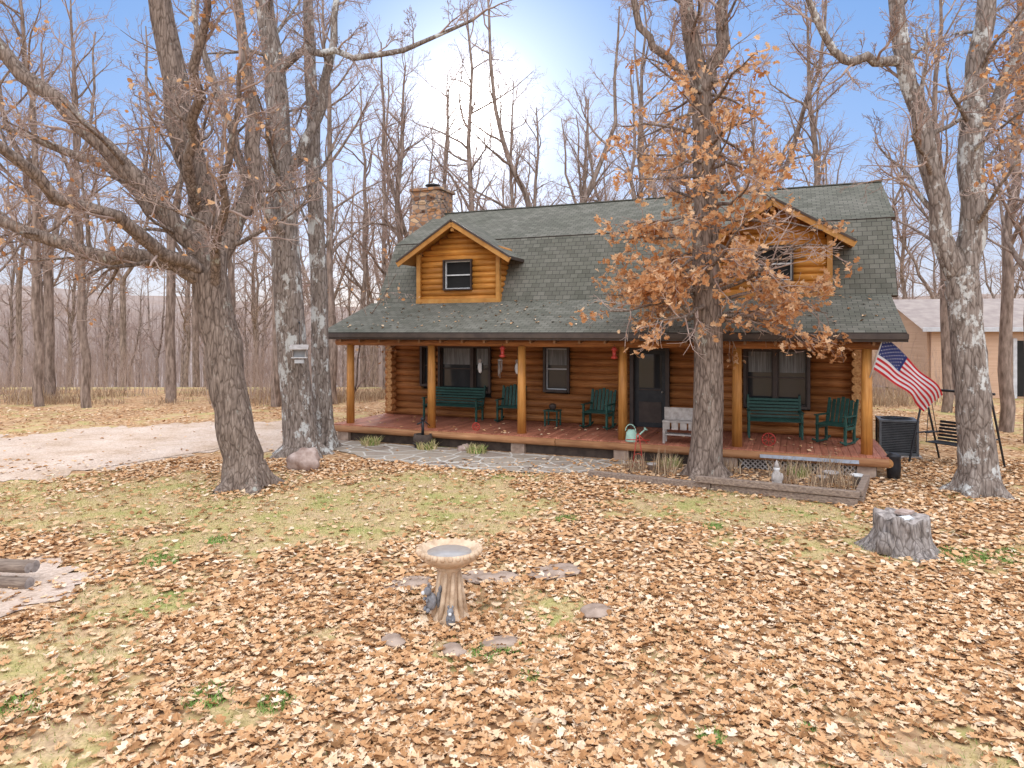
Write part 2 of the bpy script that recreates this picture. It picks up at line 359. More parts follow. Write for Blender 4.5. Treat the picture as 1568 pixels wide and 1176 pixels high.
def window(mb,a,b,c,d,v,fr=M_winframe,sash=M_winwhite,mull=None,blind_sky=False,fw=.07,curt=False):
    zc=(c+d)/2; uc=(a+b)/2
    mb.box((a+fw/2,v+.06,zc),(fw,.2,d-c),fr); mb.box((b-fw/2,v+.06,zc),(fw,.2,d-c),fr)
    mb.box((uc,v+.06,d-fw/2),(b-a-2*fw,.2,fw),fr); mb.box((uc,v+.045,c+fw/2),(b-a-2*fw,.23,fw),fr)
    units=[(a+fw,b-fw)]
    if mull: units=[(a+fw,mull-.05),(mull+.05,b-fw)]; mb.box((mull,v+.06,zc),(.1,.19,d-c-2*fw),fr)
    for p,q in units:
        s=.03; um=(p+q)/2
        mb.box((p+s/2,v+.09,zc),(s,.05,d-c-2*fw),sash); mb.box((q-s/2,v+.09,zc),(s,.05,d-c-2*fw),sash)
        mb.box((um,v+.09,zc),(q-p-2*s,.05,.035),sash); mb.box((um,v+.09,c+fw+s/2),(q-p-2*s,.05,s),sash); mb.box((um,v+.09,d-fw-s/2),(q-p-2*s,.05,s),sash)
        w_=q-p-2*s-.01; z0=c+fw+s; z1=d-fw-s
        if blind_sky:
            mb.box((um,v+.12,(zc+z1)/2),(w_,.01,z1-zc-.01),M_blindsky)
            mb.box((um,v+.12,(zc+z0)/2-.005),(w_,.01,zc-z0-.01),M_glass)
            mb.box((um-w_*.0,v+.113,(zc+z0)/2-.02),(w_*.86,.004,(zc-z0)*.7),M_winwhite)
        elif curt:
            mb.box((um,v+.12,zc),(w_,.01,z1-z0-.01),M_glass)
            mb.box((um,v+.113,z1-(z1-z0)*.2),(w_*.98,.004,(z1-z0)*.4),M_curtain)
        else: mb.box((um,v+.12,zc),(w_,.01,z1-z0-.01),M_glass)
mb=MB()
window(mb,1.0,1.5,1.35,2.6,2.16,sash=M_winframe)
window(mb,1.62,3.35,1.2,2.6,2.16,mull=2.75,sash=M_winframe,curt=True)
window(mb,4.98,5.75,1.3,2.6,2.16,curt=True)
window(mb,10.35,11.9,1.1,2.6,2.16,mull=11.1,sash=M_winframe,curt=True)
mb.box((7.5,2.22,1.52),(.1,.2,2.16),M_winframe);mb.box((8.45,2.22,1.52),(.1,.2,2.16),M_winframe);mb.box((7.975,2.22,2.55),(.85,.2,.1),M_winframe)
mb.box((7.975,2.3,1.47),(.85,.05,2.05),M_black)
mb.box((7.975,2.262,1.95),(.6,.02,.9),M_glass); mb.box((7.975,2.262,.85),(.6,.02,.55),M_winframe)
mb.box((7.975,2.255,1.45),(.6,.03,.03),M_winframe); mb.cyl((8.3,2.2,1.4),(8.3,2.28,1.4),.025,.025,10,M_grey)
mb.out('windows_and_door',cab,.004)
def slab(mb,p,q,u0,u1,th=.09,mat=M_shingle,under=M_fascia,off=0):
    (v0,z0),(v1,z1)=p,q; L=math.hypot(v1-v0,z1-z0); nv,nz=-(z1-z0)/L,(v1-v0)/L
    if nz<0: nv,nz=-nv,-nz
    a=[(u0,v0,z0),(u1,v0,z0),(u1,v1,z1),(u0,v1,z1)]
    t=[(x,y+nv*th,z+nz*th) for x,y,z in a]
    uv=[(u0,off),(u1,off),(u1,off+L),(u0,off+L)]
    mb.poly(t,mat,uv); mb.poly(a[::-1],under)
    for i in range(4):
        j=(i+1)%4; mb.poly([a[i],a[j],t[j],t[i]],under)
mb=MB()
slab(mb,prof[0],prof[1],-.62,13.6); slab(mb,prof[1],prof[2],-.42,13.74,off=3.02); slab(mb,prof[2],prof[3],-.42,13.84,off=6.1)
slab(mb,prof[3],prof[4],-.42,13.84); slab(mb,prof[4],prof[5],-.42,13.74)
u=-.42
while u<13.8:
    mb.box((u+.14,6.0,7.28),(.275,.26,.03),M_shingle); u+=.28
mb.out('gambrel_roof',cab)
mb=MB()
mb.box((6.49,-.53,2.88),(14.26,.05,.17),M_fascia)
mb.box((6.49,-.60,2.9),(14.26,.08,.1),M_fascia)
for (p,q) in zip(prof[:-1],prof[1:]):
    for uu in(-.45,13.76):
        if p==prof[0]: uu=-.63 if uu<0 else 13.61
        (v0,z0),(v1,z1)=p,q
        mb.poly([(uu,v0,z0-.12),(uu,v1,z1-.12),(uu,v1,z1+.07),(uu,v0,z0+.07)],M_fascia)
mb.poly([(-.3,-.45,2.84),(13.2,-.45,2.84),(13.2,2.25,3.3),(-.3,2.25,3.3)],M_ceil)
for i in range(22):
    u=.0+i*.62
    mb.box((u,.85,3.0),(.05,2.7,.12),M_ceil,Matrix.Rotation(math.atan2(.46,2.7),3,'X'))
mb.out('eaves_and_soffit',cab)
mb=MB()
mb.cyl((-.45,0,2.72),(13.3,0,2.72),.1,.1,14,M_log,M_logend)
for i in range(6):
    u=i*2.587; mb.cyl((u,0,DZ),(u,0,2.64),.115,.1,14,M_post)
mb.cyl((.0,.0,2.72),(.0,2.3,2.75),.09,.09,10,M_log); mb.cyl((12.93,.0,2.72),(12.93,2.3,2.75),.09,.09,10,M_log)
mb.out('porch_posts',cab)
mb=MB()
u=-.35
while u<13.2:
    mb.box((u+.068,1.0,DZ-.02),(.13,2.7,.04),M_deck); u+=.138
mb.cyl((-.42,-.38,.33),(6.2,-.38,.33),.09,.09,14,M_rim,M_logend); mb.cyl((6.22,-.38,.33),(13.3,-.38,.33),.09,.09,14,M_rim,M_logend)
mb.cyl((13.3,-.38,.33),(13.3,2.3,.33),.085,.085,12,M_rim,M_logend)
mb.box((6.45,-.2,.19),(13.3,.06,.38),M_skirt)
for u in (0,2.6,5.2,7.8,10.2,12.9): mb.box((u,-.26,.15),(.35,.2,.3),M_stepstone)
x=10.5
while x<12.7:
    mb.box((x,-.3,.13),(.025,.012,.33),M_grey,Matrix.Rotation(.78,3,'Y')); mb.box((x,-.315,.13),(.025,.012,.33),M_grey,Matrix.Rotation(-.78,3,'Y')); x+=.1
mb.box((11.8,-.485,.34),(1.9,.025,.07),M_bluegrey)
mb.out('porch_deck',cab)
def dormer(uc,hw,name):
    mb=MB(); vf=1.95; pk=6.16; sl=.62; zb=3.82
    wa,wb,wc,wd=uc-.47,uc+.47,4.22,5.12
    z=zb+.16
    while z<pk-.15:
        half=min(hw,(pk-.1-z)/sl)
        segs=[(uc-half,uc+half)]
        if wc-.03<z<wd+.03: segs=[(uc-half,wa),(wb,uc+half)]
        for p,q in segs:
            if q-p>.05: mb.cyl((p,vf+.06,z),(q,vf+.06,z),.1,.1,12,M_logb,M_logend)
        for sgn in(-1,1):
            if z<5.35: mb.cyl((uc+sgn*(hw-.02),vf+.02,z+.05),(uc+sgn*(hw-.02),3.3,z+.05),.09,.09,10,M_logb,M_logend)
        z+=.17
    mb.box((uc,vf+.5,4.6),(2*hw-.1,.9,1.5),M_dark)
    mb.poly([(uc-hw,vf+.1,zb),(uc+hw,vf+.1,zb),(uc+hw,vf+.1,pk-hw*sl),(uc,vf+.1,pk-.02),(uc-hw,vf+.1,pk-hw*sl)],M_log)
    mb.box((uc,vf-.03,zb+.08),(2*hw+.16,.12,.14),M_trim)
    for s in(-1,1): mb.box((uc+s*(hw+.0),vf-.03,4.6),(.12,.13,1.42),M_trim)
    window(mb,wa,wb,wc,wd,vf-.06,blind_sky=True,sash=M_white,fw=.04)
    ow=hw+.52; v0=vf-.42; v1=4.5
    for s in(-1,1):
        a=[(uc,v0,pk),(uc+s*ow,v0,pk-ow*sl),(uc+s*ow,v1,pk-ow*sl),(uc,v1,pk)]
        L=ow*math.hypot(1,sl); t=[(x,y,z+.09) for x,y,z in a]; uv=[(v0,L),(v0,0),(v1,0),(v1,L)]
        if s>0: mb.poly(t,M_shingle,uv)
        else: mb.poly(t[::-1],M_shingle,uv[::-1])
        mb.poly(a,M_trim)
        mb.poly([a[1],a[2],t[2],t[1]],M_fascia)
        ang=math.atan(sl)*s
        mb.box((uc+s*ow/2,v0-.02,pk-ow*sl/2-.035),(L,.045,.15),M_trim,Matrix.Rotation(ang,3,'Y'))
        mb.box((uc+s*ow/2,v0-.035,pk-ow*sl/2+.06),(L+.03,.06,.05),M_fascia,Matrix.Rotation(ang,3,'Y'))
    mb.box((uc,vf-.2,pk-.2),(.1,.4,.1),M_trim)
    mb.out(name,cab)
dormer(2.4,1.3,'dormer_a'); dormer(11.05,1.27,'dormer_b')
mb=MB()
mb.box((-.72,6.05,3.6),(1.3,1.2,7.2),M_chim); mb.box((-.72,6.05,7.62),(1.12,1.05,.95),M_chim); mb.box((-.72,6.05,8.13),(1.28,1.2,.1),M_chim)
for i in range(70):
    a=R.choice([0,1]); z=R.uniform(6.9,8.0)
    if a==0: mb.box((-.72+R.uniform(-.5,.5),5.52,z),(R.uniform(.14,.3),.05,R.uniform(.08,.15)),M_chim)
    else: mb.box((-.15,6.05+R.uniform(-.45,.45),z),(.05,R.uniform(.14,.3),R.uniform(.08,.15)),M_chim)
mb.lathe((-.72,6.05,8.18),[(.2,0),(.2,.14),(.28,.16),(.28,.2),(.05,.28)],14,M_black)
mb.out('stone_chimney',cab,.015)
# ------------------------------------------------------------ porch furniture
def bench(name,u,v,w,tilt=.25,rz=0,rock=False,mat=M_green):
    mb=MB(); sh=.42; d=.46
    for k in range(6): mb.box((0,-d/2+k*d/5,sh+.004*k),(w,.065,.022),mat)
    R1=Matrix.Rotation(-tilt,3,'X')
    nb=6 if w>1 else 7
    if w>1:
        for k in range(nb): 
            h=.07+k*.082; mb.box((0,d/2+math.sin(tilt)*h+.02,sh+math.cos(tilt)*h),(w,.02,.062),mat,R1)
    else:
        for k in range(nb):
            x=-w/2+.05+k*(w-.1)/(nb-1); hh=.62-.1*abs(k-(nb-1)/2)/3
            mb.box((x,d/2+.02+math.sin(tilt)*hh/2,sh+hh/2),(w/nb*.8,.02,hh),mat,R1)
    for s in(-1,1):
        x=s*(w/2-.03)
        mb.box((x,-d/2+.03,sh/2+.1),(.05,.06,sh+.2),mat); mb.box((x,d/2,sh/2),(.05,.06,sh),mat)
        mb.box((x,d/2+.1,sh+.28),(.05,.05,.6),mat,R1); mb.box((x,0,sh+.21),(.08,d+.1,.03),mat); mb.box((x,0,sh-.06),(.04,d,.07),mat)
        if rock:
            for k in range(7):
                a=(k-3)*.13; mb.box((x,a*1.0*.9,.02+a*a*.35),(.04,.14,.04),mat,Matrix.Rotation(a*.7,3,'X'))
    return mb.out(name,None,.004,W(u,v,DZ+(.02 if rock else 0)),HA+rz)
bench('porch_bench',2.35,1.7,1.75)
bench('porch_chair',4.15,1.75,.72,rz=.1,rock=True)
bench('porch_chair',6.75,1.5,.72,rz=-.15,rock=True)
bench('porch_bench',11.1,1.65,1.25,rz=.1)
bench('porch_chair',12.4,1.2,.7,rz=-.5,rock=True)
mb=MB()
mb.box((0,0,.42),(.42,.4,.03),M_green)
for a in(-.17,.17):
    for b in(-.15,.15): mb.box((a,b,.2),(.04,.04,.4),M_green)
mb.box((0,0,.16),(.34,.3,.02),M_green); mb.lathe((0,0,.436),[(.07,0),(.1,.06),(.1,.13),(.05,.17)],12,M_fascia)
mb.out('porch_side_table',None,.004,W(5.45,1.6,DZ),HA)
mb=MB()
mb.box((0,0,.5),(.95,.35,.04),M_grey); mb.box((0,.15,.66),(.95,.03,.28),M_grey)
for k in range(5): mb.box((-.38+k*.19,-.15,.4),(.15,.02,.16),M_grey)
for a in(-.44,.44):
    for b in(-.14,.14): mb.box((a,b,.24),(.05,.05,.48),M_grey)
mb.box((0,0,.2),(.9,.28,.03),M_grey)
mb.out('potting_bench',None,.004,W(9.2,-.05,DZ),HA)
mb=MB()
mb.lathe((0,0,0),[(.13,0),(.14,.02),(.12,.22),(.08,.26),(.075,.28)],18,M_mint)
mb.cyl((.1,0,.08),(.32,0,.3),.025,.015,8,M_mint); mb.cyl((.31,0,.29),(.34,0,.32),.03,.05,10,M_mint)
for k in range(8):
    a=math.pi*k/8; b=math.pi*(k+1)/8
    mb.cyl((-.12*math.cos(a)-.02,0,.24+.16*math.sin(a)),(-.12*math.cos(b)-.02,0,.24+.16*math.sin(b)),.012,.012,6,M_mint)
mb.out('watering_can',None,0,W(8.02,-.25,DZ),HA)
def barrel(name,x,y,s=1):
    mb=MB(); mb.lathe((0,0,0),[(.17,0),(.21,.1),(.22,.2),(.2,.3),(.17,.3),(.16,.25)],18,M_skirt)
    mb.lathe((0,0,.08),[(.225,0),(.225,.03)],18,M_black)
    mb.cyl((0,0,.28),(0,0,.62),.035,.03,8,M_black); mb.cyl((0,0,.58),(-.13,0,.52),.02,.02,6,M_black); mb.cyl((0,0,.62),(.16,0,.48),.012,.012,6,M_black)
    mb.lathe((0,0,.6),[(.045,0),(.045,.05),(.01,.08)],10,M_black)
    mb.out(name,None,0,(x,y,.02),.3,s)
barrel('barrel_planter',-2.3,17.6,1.15)
def hang(name,u,v,zt,zb,kind):
    mb=MB(); mb.cyl((0,0,zt-zb),(0,0,.3),.006,.006,5,M_black)
    if kind=='feeder':
        mb.lathe((0,0,0),[(.03,0),(.08,.03),(.08,.06),(.04,.07),(.05,.2),(.08,.23),(.02,.3)],14,M_red)
    elif kind=='chime':
        mb.lathe((0,0,.26),[(.07,0),(.07,.03),(.01,.06)],12,M_grey)
        for k in range(5):
            a=k*1.257; mb.cyl((.05*math.cos(a),.05*math.sin(a),-.05*k),(.05*math.cos(a),.05*math.sin(a),.26),.012,.012,6,M_grey)
    else:
        mb.ell((0,0,.12),(.07,.06,.16),M_white); mb.ell((0,-.02,.3),(.045,.05,.06),M_grey); mb.cyl((0,-.05,.3),(0,-.12,.29),.015,.002,6,M_red)
        mb.ell((0,.02,.02),(.04,.03,.12),M_dark); mb.ell((.06,.02,.13),(.02,.05,.12),M_dark); mb.ell((-.06,.02,.13),(.02,.05,.12),M_dark)
    mb.out(name,None,0,W(u,v,zb),HA)
hang('hanging_bird_ornament',3.55,1.0,2.95,1.9,'b'); hang('hanging_bird_ornament',4.65,1.0,2.95,1.9,'b')
hang('hummingbird_feeder',4.75,-.25,2.7,2.35,'feeder'); hang('hummingbird_feeder',7.6,-.2,2.7,2.35,'feeder'); hang('wind_chime',9.7,.2,2.75,1.95,'chime')
hang('wind_chime',4.15,1.0,2.95,1.95,'chime')
mb=MB()
fb=Vector(W(12.98,-.12,2.05)); ft=Vector((7.55,13.85,2.93))
mb.cyl(fb,ft,.014,.012,8,M_white); mb.ell(tuple(ft),(.03,.03,.03),M_trim)
hv=(fb-ft).normalized()
def fp(s,t,off=0):
    base=ft+hv*(.03+t*.72)
    fly=Vector((1.12,-.12,-.9-.45*s*.6))
    p=base+fly*s
    w=math.sin(s*9+t*2.2)*.09*s+math.sin(s*17-t*3)*.03*s
    p=p+Vector((.1,-1,.15))*w + Vector((-.1*t*s,0,.3*t*s))
    return p+Vector((0,-off,0))
NS=36
b0=len(mb.v)
for i in range(NS+1):
    for j in range(27): mb.v.append(tuple(fp(i/NS,j/26)))
for i in range(NS):
    for j in range(26):
        st=j//2
        m=M_fblue if (i/NS<.4 and st<7) else (M_fred if st%2==0 else M_fwhite)
        a=b0+i*27+j; mb.face([a,a+1,a+28,a+27],m,None,True)
for r in range(9):
    for c in range(6 if r%2==0 else 5):
        s=.4*((c+.5+(0 if r%2==0 else .5))/6); t=(r+.7)/9.4*.54
        pts=[]
        for k in range(10):
            rr=.016 if k%2==0 else .007; a=k*math.pi/5
            pts.append(tuple(fp(s+rr*math.cos(a)/1.3,t+rr*math.sin(a)/.75,.006)))
        mb.poly(pts,M_fwhite)
mb.out('american_flag')
# ------------------------------------------------------------ yard objects
mb=MB()
mb.lathe((0,0,0),[(.2,0),(.2,.05),(.165,.08),(.12,.16),(.1,.28),(.095,.4),(.11,.5),(.17,.57)],24,M_concrete,.25)
mb.lathe((0,0,.55),[(.12,0),(.22,.03),(.295,.09),(.315,.13),(.31,.165),(.285,.17),(.265,.145),(.2,.12),(.01,.11)],40,M_concrete,.03)
mb.lathe((0,0,.675),[(.255,0),(.255,.004),(.01,.005)],32,M_water)
for k in range(26):
    a=k*2*math.pi/26; mb.ell((.312*math.cos(a),.312*math.sin(a),.70),(.028,.028,.03),M_concrete,None,8,5)
for k in range(9):
    a=k*.7; mb.cyl((.17*math.cos(a),.17*math.sin(a),.0),(.1*math.cos(a+.3),.1*math.sin(a+.3),.5),.03,.018,7,M_concrete)
def squirrel(mb,x,y,z,s,mat,mat2,a=0):
    Rz=Matrix.Rotation(a,3,'Z')
    def P(px,py,pz): q=Rz@Vector((px,py,pz))*s; return (x+q[0],y+q[1],z+q[2])
    mb.ell(P(0,0,.09),(.055*s,.06*s,.09*s),mat); mb.ell(P(0,-.04,.2),(.04*s,.05*s,.042*s),mat); mb.ell(P(0,-.09,.19),(.02*s,.025*s,.02*s),mat2)
    for q in(-1,1):
        mb.ell(P(q*.025,-.02,.245),(.012*s,.01*s,.02*s),mat); mb.ell(P(q*.03,-.05,.02),(.022*s,.045*s,.02*s),mat); mb.ell(P(q*.03,-.06,.12),(.015*s,.035*s,.015*s),mat)
    mb.ell(P(0,.08,.1),(.03*s,.04*s,.1*s),mat); mb.ell(P(0,.1,.2),(.03*s,.045*s,.05*s),mat)
M_fig=nmat('figurine_grey',(.14,.13,.13),(.28,.27,.27),20,.7,0)
squirrel(mb,-.17,-.1,.13,1.0,M_fig,M_white,-1.0); squirrel(mb,.03,-.2,.0,.85,M_fig,M_white,0)
mb.out('bird_bath',None,0,(-.66,7.2,gz(-.66,7.2)-.02),0,1.05)
def rock(name,x,y,r,mat,z=0,seed=0,jit=.35):
    mb=MB(); mb.ell((0,0,0),r,mat,Matrix.Rotation(seed,3,'Z'),18,12,jit); mb.out(name,None,0,(x,y,z))
rock('rock',-4.5,14.85,(.36,.27,.3),M_rock,.17,.4)
rock('stepping_stone',.9,7.3,(.2,.15,.03),M_stepstone,.02,1); rock('stepping_stone',-.1,6.55,(.2,.12,.03),M_stepstone,.02,.2); rock('stepping_stone',-.55,6.4,(.15,.1,.03),M_stepstone,.02,2)
rock('stepping_stone',-1.15,6.6,(.16,.1,.03),M_stepstone,.02,2); rock('stepping_stone',-.3,8.3,(.45,.2,.03),M_stepstone,.02,0); rock('stepping_stone',.55,8.5,(.4,.22,.03),M_stepstone,.02,.5); rock('stepping_stone',-1.2,8.1,(.3,.18,.03),M_stepstone,.02,.5)
rock('rock',6.6,14.3,(.25,.2,.12),M_rock,.06,.4); rock('rock',-1.2,17.2,(.2,.15,.12),M_rock,.05,.9)
M_stumptop=nmat('stump_top',(.15,.125,.11),(.42,.36,.32),9,.9,.4)
M_stumpbark=bark('stump_bark',(.1,.085,.08),(.26,.22,.19),(.4,.35,.32),(.52,.48,.44),.6)
mb=MB(); n=64; rows=[(.5,0),(.44,.06),(.39,.15),(.36,.28),(.36,.42),(.355,.48),(.34,.51),(.2,.5),(.1,.47)]
b=len(mb.v)
for r,z in rows:
    for i in range(n):
        t=2*math.pi*i/n; fl=1+ (.22*max(0,math.sin(3*t+.6))*max(0,1-z/.3)) +(.05*math.sin(9*t+z*3)+.1*noise.noise(Vector((math.cos(t)*5,math.sin(t)*5,z*3))))*(1 if r>.3 else .3)
        mb.v.append((r*fl*math.cos(t),r*fl*math.sin(t),z+ (0.09*noise.noise(Vector((math.cos(t)*2.5,math.sin(t)*2.5,r*5))) if z>.4 else 0)))
for k in range(len(rows)-1):
    for i in range(n):
        j=(i+1)%n; mb.face([b+k*n+i,b+k*n+j,b+(k+1)*n+j,b+(k+1)*n+i],M_stumpbark if k<6 else M_stumptop,None,True)
mb.face([b+(len(rows)-1)*n+i for i in range(n)],M_stumptop)
mb.cyl((-.42,-.1,0),(-.36,-.05,.3),.14,.09,10,M_stumpbark,M_stumptop); mb.box((.1,.05,.53),(.26,.18,.04),M_rock,Matrix.Rotation(.4,3,'Z'))
mb.ell((-.1,-.15,.51),(.13,.08,.03),M_white,None,14,8,.6)
mb.out('tree_stump',None,0,(5.37,9.4,0),.3,.94)
def timber(mb,p,q,z,s=.13,rnd=False):
    p=Vector((p[0],p[1],z));q=Vector((q[0],q[1],z)); d=q-p; a=math.atan2(d.y,d.x)
    if rnd: mb.cyl(p,q,s/2,s/2,14,M_timber,M_stumptop)
    else: mb.box((p+q)/2,(d.length,s,s),M_timber,Matrix.Rotation(a,3,'Z'))
mb=MB(); A=Vector((1.6,14.15));B=Vector((5.95,11.75))
C=A.lerp(B,.5)
timber(mb,A,C,.065);timber(mb,C+Vector((.02,0)),B,.065); timber(mb,A+Vector((1.9,-1.13)),B+Vector((.02,-.03)),.2,.12)
timber(mb,B+Vector((.08,.1)),(7.0,13.5),.065); timber(mb,B+Vector((.08,.1)),(6.8,13.1),.2,.12)
mb.out('timber_edging',None,.015)
mb=MB()
timber(mb,(-5.62,7.95),(-8.5,8.3),.07,.14,True);timber(mb,(-5.69,8.15),(-8.5,8.5),.2,.14,True);timber(mb,(-5.68,8.02),(-8.5,8.35),.225,.12,True)
mb.out('timber_stack',None)
mb=MB()
mb.lathe((0,0,0),[(.12,0),(.12,.05),(.08,.08),(.1,.2),(.07,.32),(.04,.36)],14,M_grey,.2); mb.ell((0,0,.4),(.06,.06,.07),M_white); mb.lathe((0,0,.42),[(.06,0),(.03,.08),(.005,.14)],10,M_grey)
mb.ell((-.08,-.04,.24),(.03,.04,.08),M_grey);mb.ell((.08,-.04,.24),(.03,.04,.08),M_grey)
mb.out('garden_gnome',None,0,(5.0,12.9,.02))
for i,(x,y,s) in enumerate([(6.3,13.5,.9),(6.75,13.35,.8),(6.05,13.3,.7),(3.0,14.6,.7)]):
    mb=MB(); mb.lathe((0,0,0),[(.1,0),(.15,.2),(.165,.2),(.165,.24),(.14,.24),(.13,.18)],16,M_white if i==1 else M_grey)
    mb.lathe((0,0,.17),[(.13,0),(.01,.02)],12,M_soil); mb.out('flower_pot',None,0,(x,y,.02),0,s)
def stems(name,n,r,h,mat,loc,parent=None,w=.008,lean=.25):
    V=[]
    for i in range(n):
        a=R.random()*6.28; q=r*math.sqrt(R.random()); x,y=q*math.cos(a),q*math.sin(a)
        hh=h*R.uniform(.5,1); lx,ly=R.gauss(0,lean)*hh,R.gauss(0,lean)*hh; b=R.random()*3.14; wx,wy=w*math.cos(b),w*math.sin(b)
        V+=[(x-wx,y-wy,0),(x+wx,y+wy,0),(x+lx*.4+wx*.7,y+ly*.4+wy*.7,hh*.6),(x+lx*.4-wx*.7,y+ly*.4-wy*.7,hh*.6),(x+lx+wx*.1,y+ly,hh),(x+lx-wx*.1,y+ly+.001,hh)]
    F=np.arange(n)[:,None]*6
    l=np.concatenate([F+np.array([[0,1,2,3]]),F+np.array([[3,2,4,5]])],1).reshape(-1)
    me=fastmesh(name,V,l,np.arange(0,len(l),4),np.full(len(l)//4,4),[mat])
    return addobj(name,me,parent,loc)
for (x,y) in [(5.3,13.2),(5.8,12.9),(6.3,13.0),(6.5,13.9),(5.5,13.9),(4.6,14.4),(2.6,14.6),(3.2,14.3),(6.0,14.2)]:
    stems('dry_garden_plant',60,.25,R.uniform(.35,.6),M_reed,(x,y,.02))
for (u,v) in [(1.2,-.8),(2.9,-.8),(4.3,-.8),(9.0,-.8),(11.6,-.8)]:
    x,y,_=W(u,v); stems('low_shrub',150,.25,.25,M_blade,(x,y,.02),None,.01,.5)
    stems('low_shrub',50,.2,.2,M_grass_g,(x,y,.02),None,.01,.5)
for (x,y,r) in [(6.0,9.1,.34),(6.45,9.05,.28),(-.25,6.35,.15),(.0,6.45,.1),(1.45,5.0,.1),(6.8,9.3,.12),(.15,5.9,.1),(2.2,5.1,.06),(-4.6,8.9,.25),(-2.5,5.6,.2),(-1.9,5.5,.15),(-4.2,9.8,.2),(3.1,10.5,.15),(.9,10.9,.2),(-3.9,5.5,.2)]:
    stems('grass_tuft',int(1500*r),r,.06,M_grass_g,(x,y,gz(x,y)),None,.005,.6)
mb=MB()
for s in(-1,1):
    mb.cyl((s*.12,0,0),(s*.02,0,.75),.012,.012,6,M_red)
mb.cyl((-.25,0,.62),(.25,0,.62),.012,.012,6,M_red); mb.cyl((0,0,.75),(.2,0,.55),.01,.01,6,M_red)
for k in range(12):
    a=k*math.pi/6;b=(k+1)*math.pi/6; mb.cyl((.1*math.cos(a),0,.22+.1*math.sin(a)),(.1*math.cos(b),0,.22+.1*math.sin(b)),.01,.01,5,M_red)
mb.out('garden_stake',None,0,(2.75,14.9,.02),-.2)
def wheel(name,loc,r,mat):
    mb=MB()
    for k in range(16):
        a=k*math.pi/8;b=(k+1)*math.pi/8
        mb.cyl((r*math.cos(a),0,r+r*math.sin(a)),(r*math.cos(b),0,r+r*math.sin(b)),.015,.015,6,mat)
        if k%2==0: mb.cyl((0,0,r),(r*math.cos(a),0,r+r*math.sin(a)),.008,.008,5,mat)
    mb.out(name,None,0,loc,HA)
wheel('small_wagon_wheel',W(11.0,.35,DZ),.14,M_red)
wheel('small_wagon_wheel',W(3.9,.0,DZ),.1,M_red)
mb=MB(); M_ac=nmat('ac_grey',(.07,.075,.08),(.12,.125,.13),4,.5,0)
mb.box((0,0,.03),(.95,.95,.06),M_grey); 
for a in(-.39,.39):
    for b in(-.39,.39): mb.box((a,b,.46),(.05,.05,.8),M_ac)
mb.box((0,0,.46),(.72,.72,.78),M_black); mb.box((0,0,.87),(.84,.84,.05),M_ac); mb.box((0,0,.1),(.83,.83,.06),M_ac)
z=.17
while z<.84:
    for s in(-1,1): mb.box((0,s*.385,z),(.76,.012,.014),M_ac); mb.box((s*.385,0,z),(.012,.76,.014),M_ac)
    z+=.04
mb.lathe((0,0,.895),[(.34,0),(.34,.02),(.3,.02),(.3,0)],24,M_black)
for k in range(10): 
    a=k*math.pi/10; mb.cyl((-.33*math.cos(a),-.33*math.sin(a),.91),(.33*math.cos(a),.33*math.sin(a),.91),.005,.005,4,M_black)
mb.out('air_conditioner',None,.006,(9.35,16.6,0),HA,1.0)
mb=MB(); mb.lathe((0,0,0),[(.13,0),(.15,.25),(.14,.5),(.15,.52),(.06,.58)],14,M_black); mb.out('black_pot',None,0,(7.8,13.95,0),0,.9)
mb=MB()
for s in(-1,1):
    mb.cyl((s*.75,-.6,0),(s*.75,0,1.75),.025,.025,8,M_black); mb.cyl((s*.75,.6,0),(s*.75,0,1.75),.025,.025,8,M_black); mb.cyl((s*.75,-.36,.7),(s*.75,.36,.7),.02,.02,6,M_black)
mb.cyl((-.85,0,1.75),(.85,0,1.75),.03,.03,8,M_black)
for k in range(6): mb.box((0,-.22+k*.085,.5),(1.15,.06,.02),M_black); mb.box((0,.25+.02*k,.56+k*.08),(1.15,.02,.06),M_black)
for s in(-1,1):
    mb.box((s*.56,0,.72),(.05,.5,.03),M_black); mb.cyl((s*.58,-.2,.5),(s*.62,0,1.72),.01,.01,5,M_black); mb.cyl((s*.58,.25,.6),(s*.62,0,1.72),.01,.01,5,M_black)
mb.out('garden_swing',None,.004,(9.95,15.3,0),-1.1,.95)
mb=MB()
mb.box((0,0,0),(.34,.26,.02),M_white)
for a in(-.14,.14): mb.box((a,0,.1),(.02,.2,.2),M_grey)
mb.box((0,.06,.1),(.26,.02,.18),M_winwhite)
for s in(-1,1): mb.box((0,s*.09,.24),(.42,.22,.02),M_grey,Matrix.Rotation(-s*.5,3,'X'))
mb.cyl((0,0,.28),(0,.0,.8),.006,.006,5,M_black); mb.box((0,-.02,-.09),(.2,.14,.08),M_winwhite)
mb.cyl((0,0,.8),(-.1,.9,.85),.02,.02,6,M_black)
mb.out('bird_feeder',None,0,(-4.95,15.9,2.4),.2)
mb=MB()
L,Wd,hh=12,9,3.2
for (a,b,c,d) in ((0,0,L,.2),(0,Wd,L,.2)): mb.box((L/2,b,hh/2),(L,.2,hh),M_tan)
for x in(0,L): mb.box((x,Wd/2,hh/2),(.2,Wd-.22,hh),M_tan)
for s,(y0,y1) in ((0,(-.5,Wd/2)),(1,(Wd+.5,Wd/2))):
    mb.poly([(-.5,y0,hh-.1),(L+.5,y0,hh-.1),(L+.5,y1,hh+1.5),(-.5,y1,hh+1.5)],M_roofb)
mb.box((L/2,-.52,hh-.1),(L+1,.06,.2),M_winwhite)
for x in(0,L): mb.poly([(x-.1,0,hh),(x-.1,Wd,hh),(x-.1,Wd/2,hh+1.45)],M_tan)
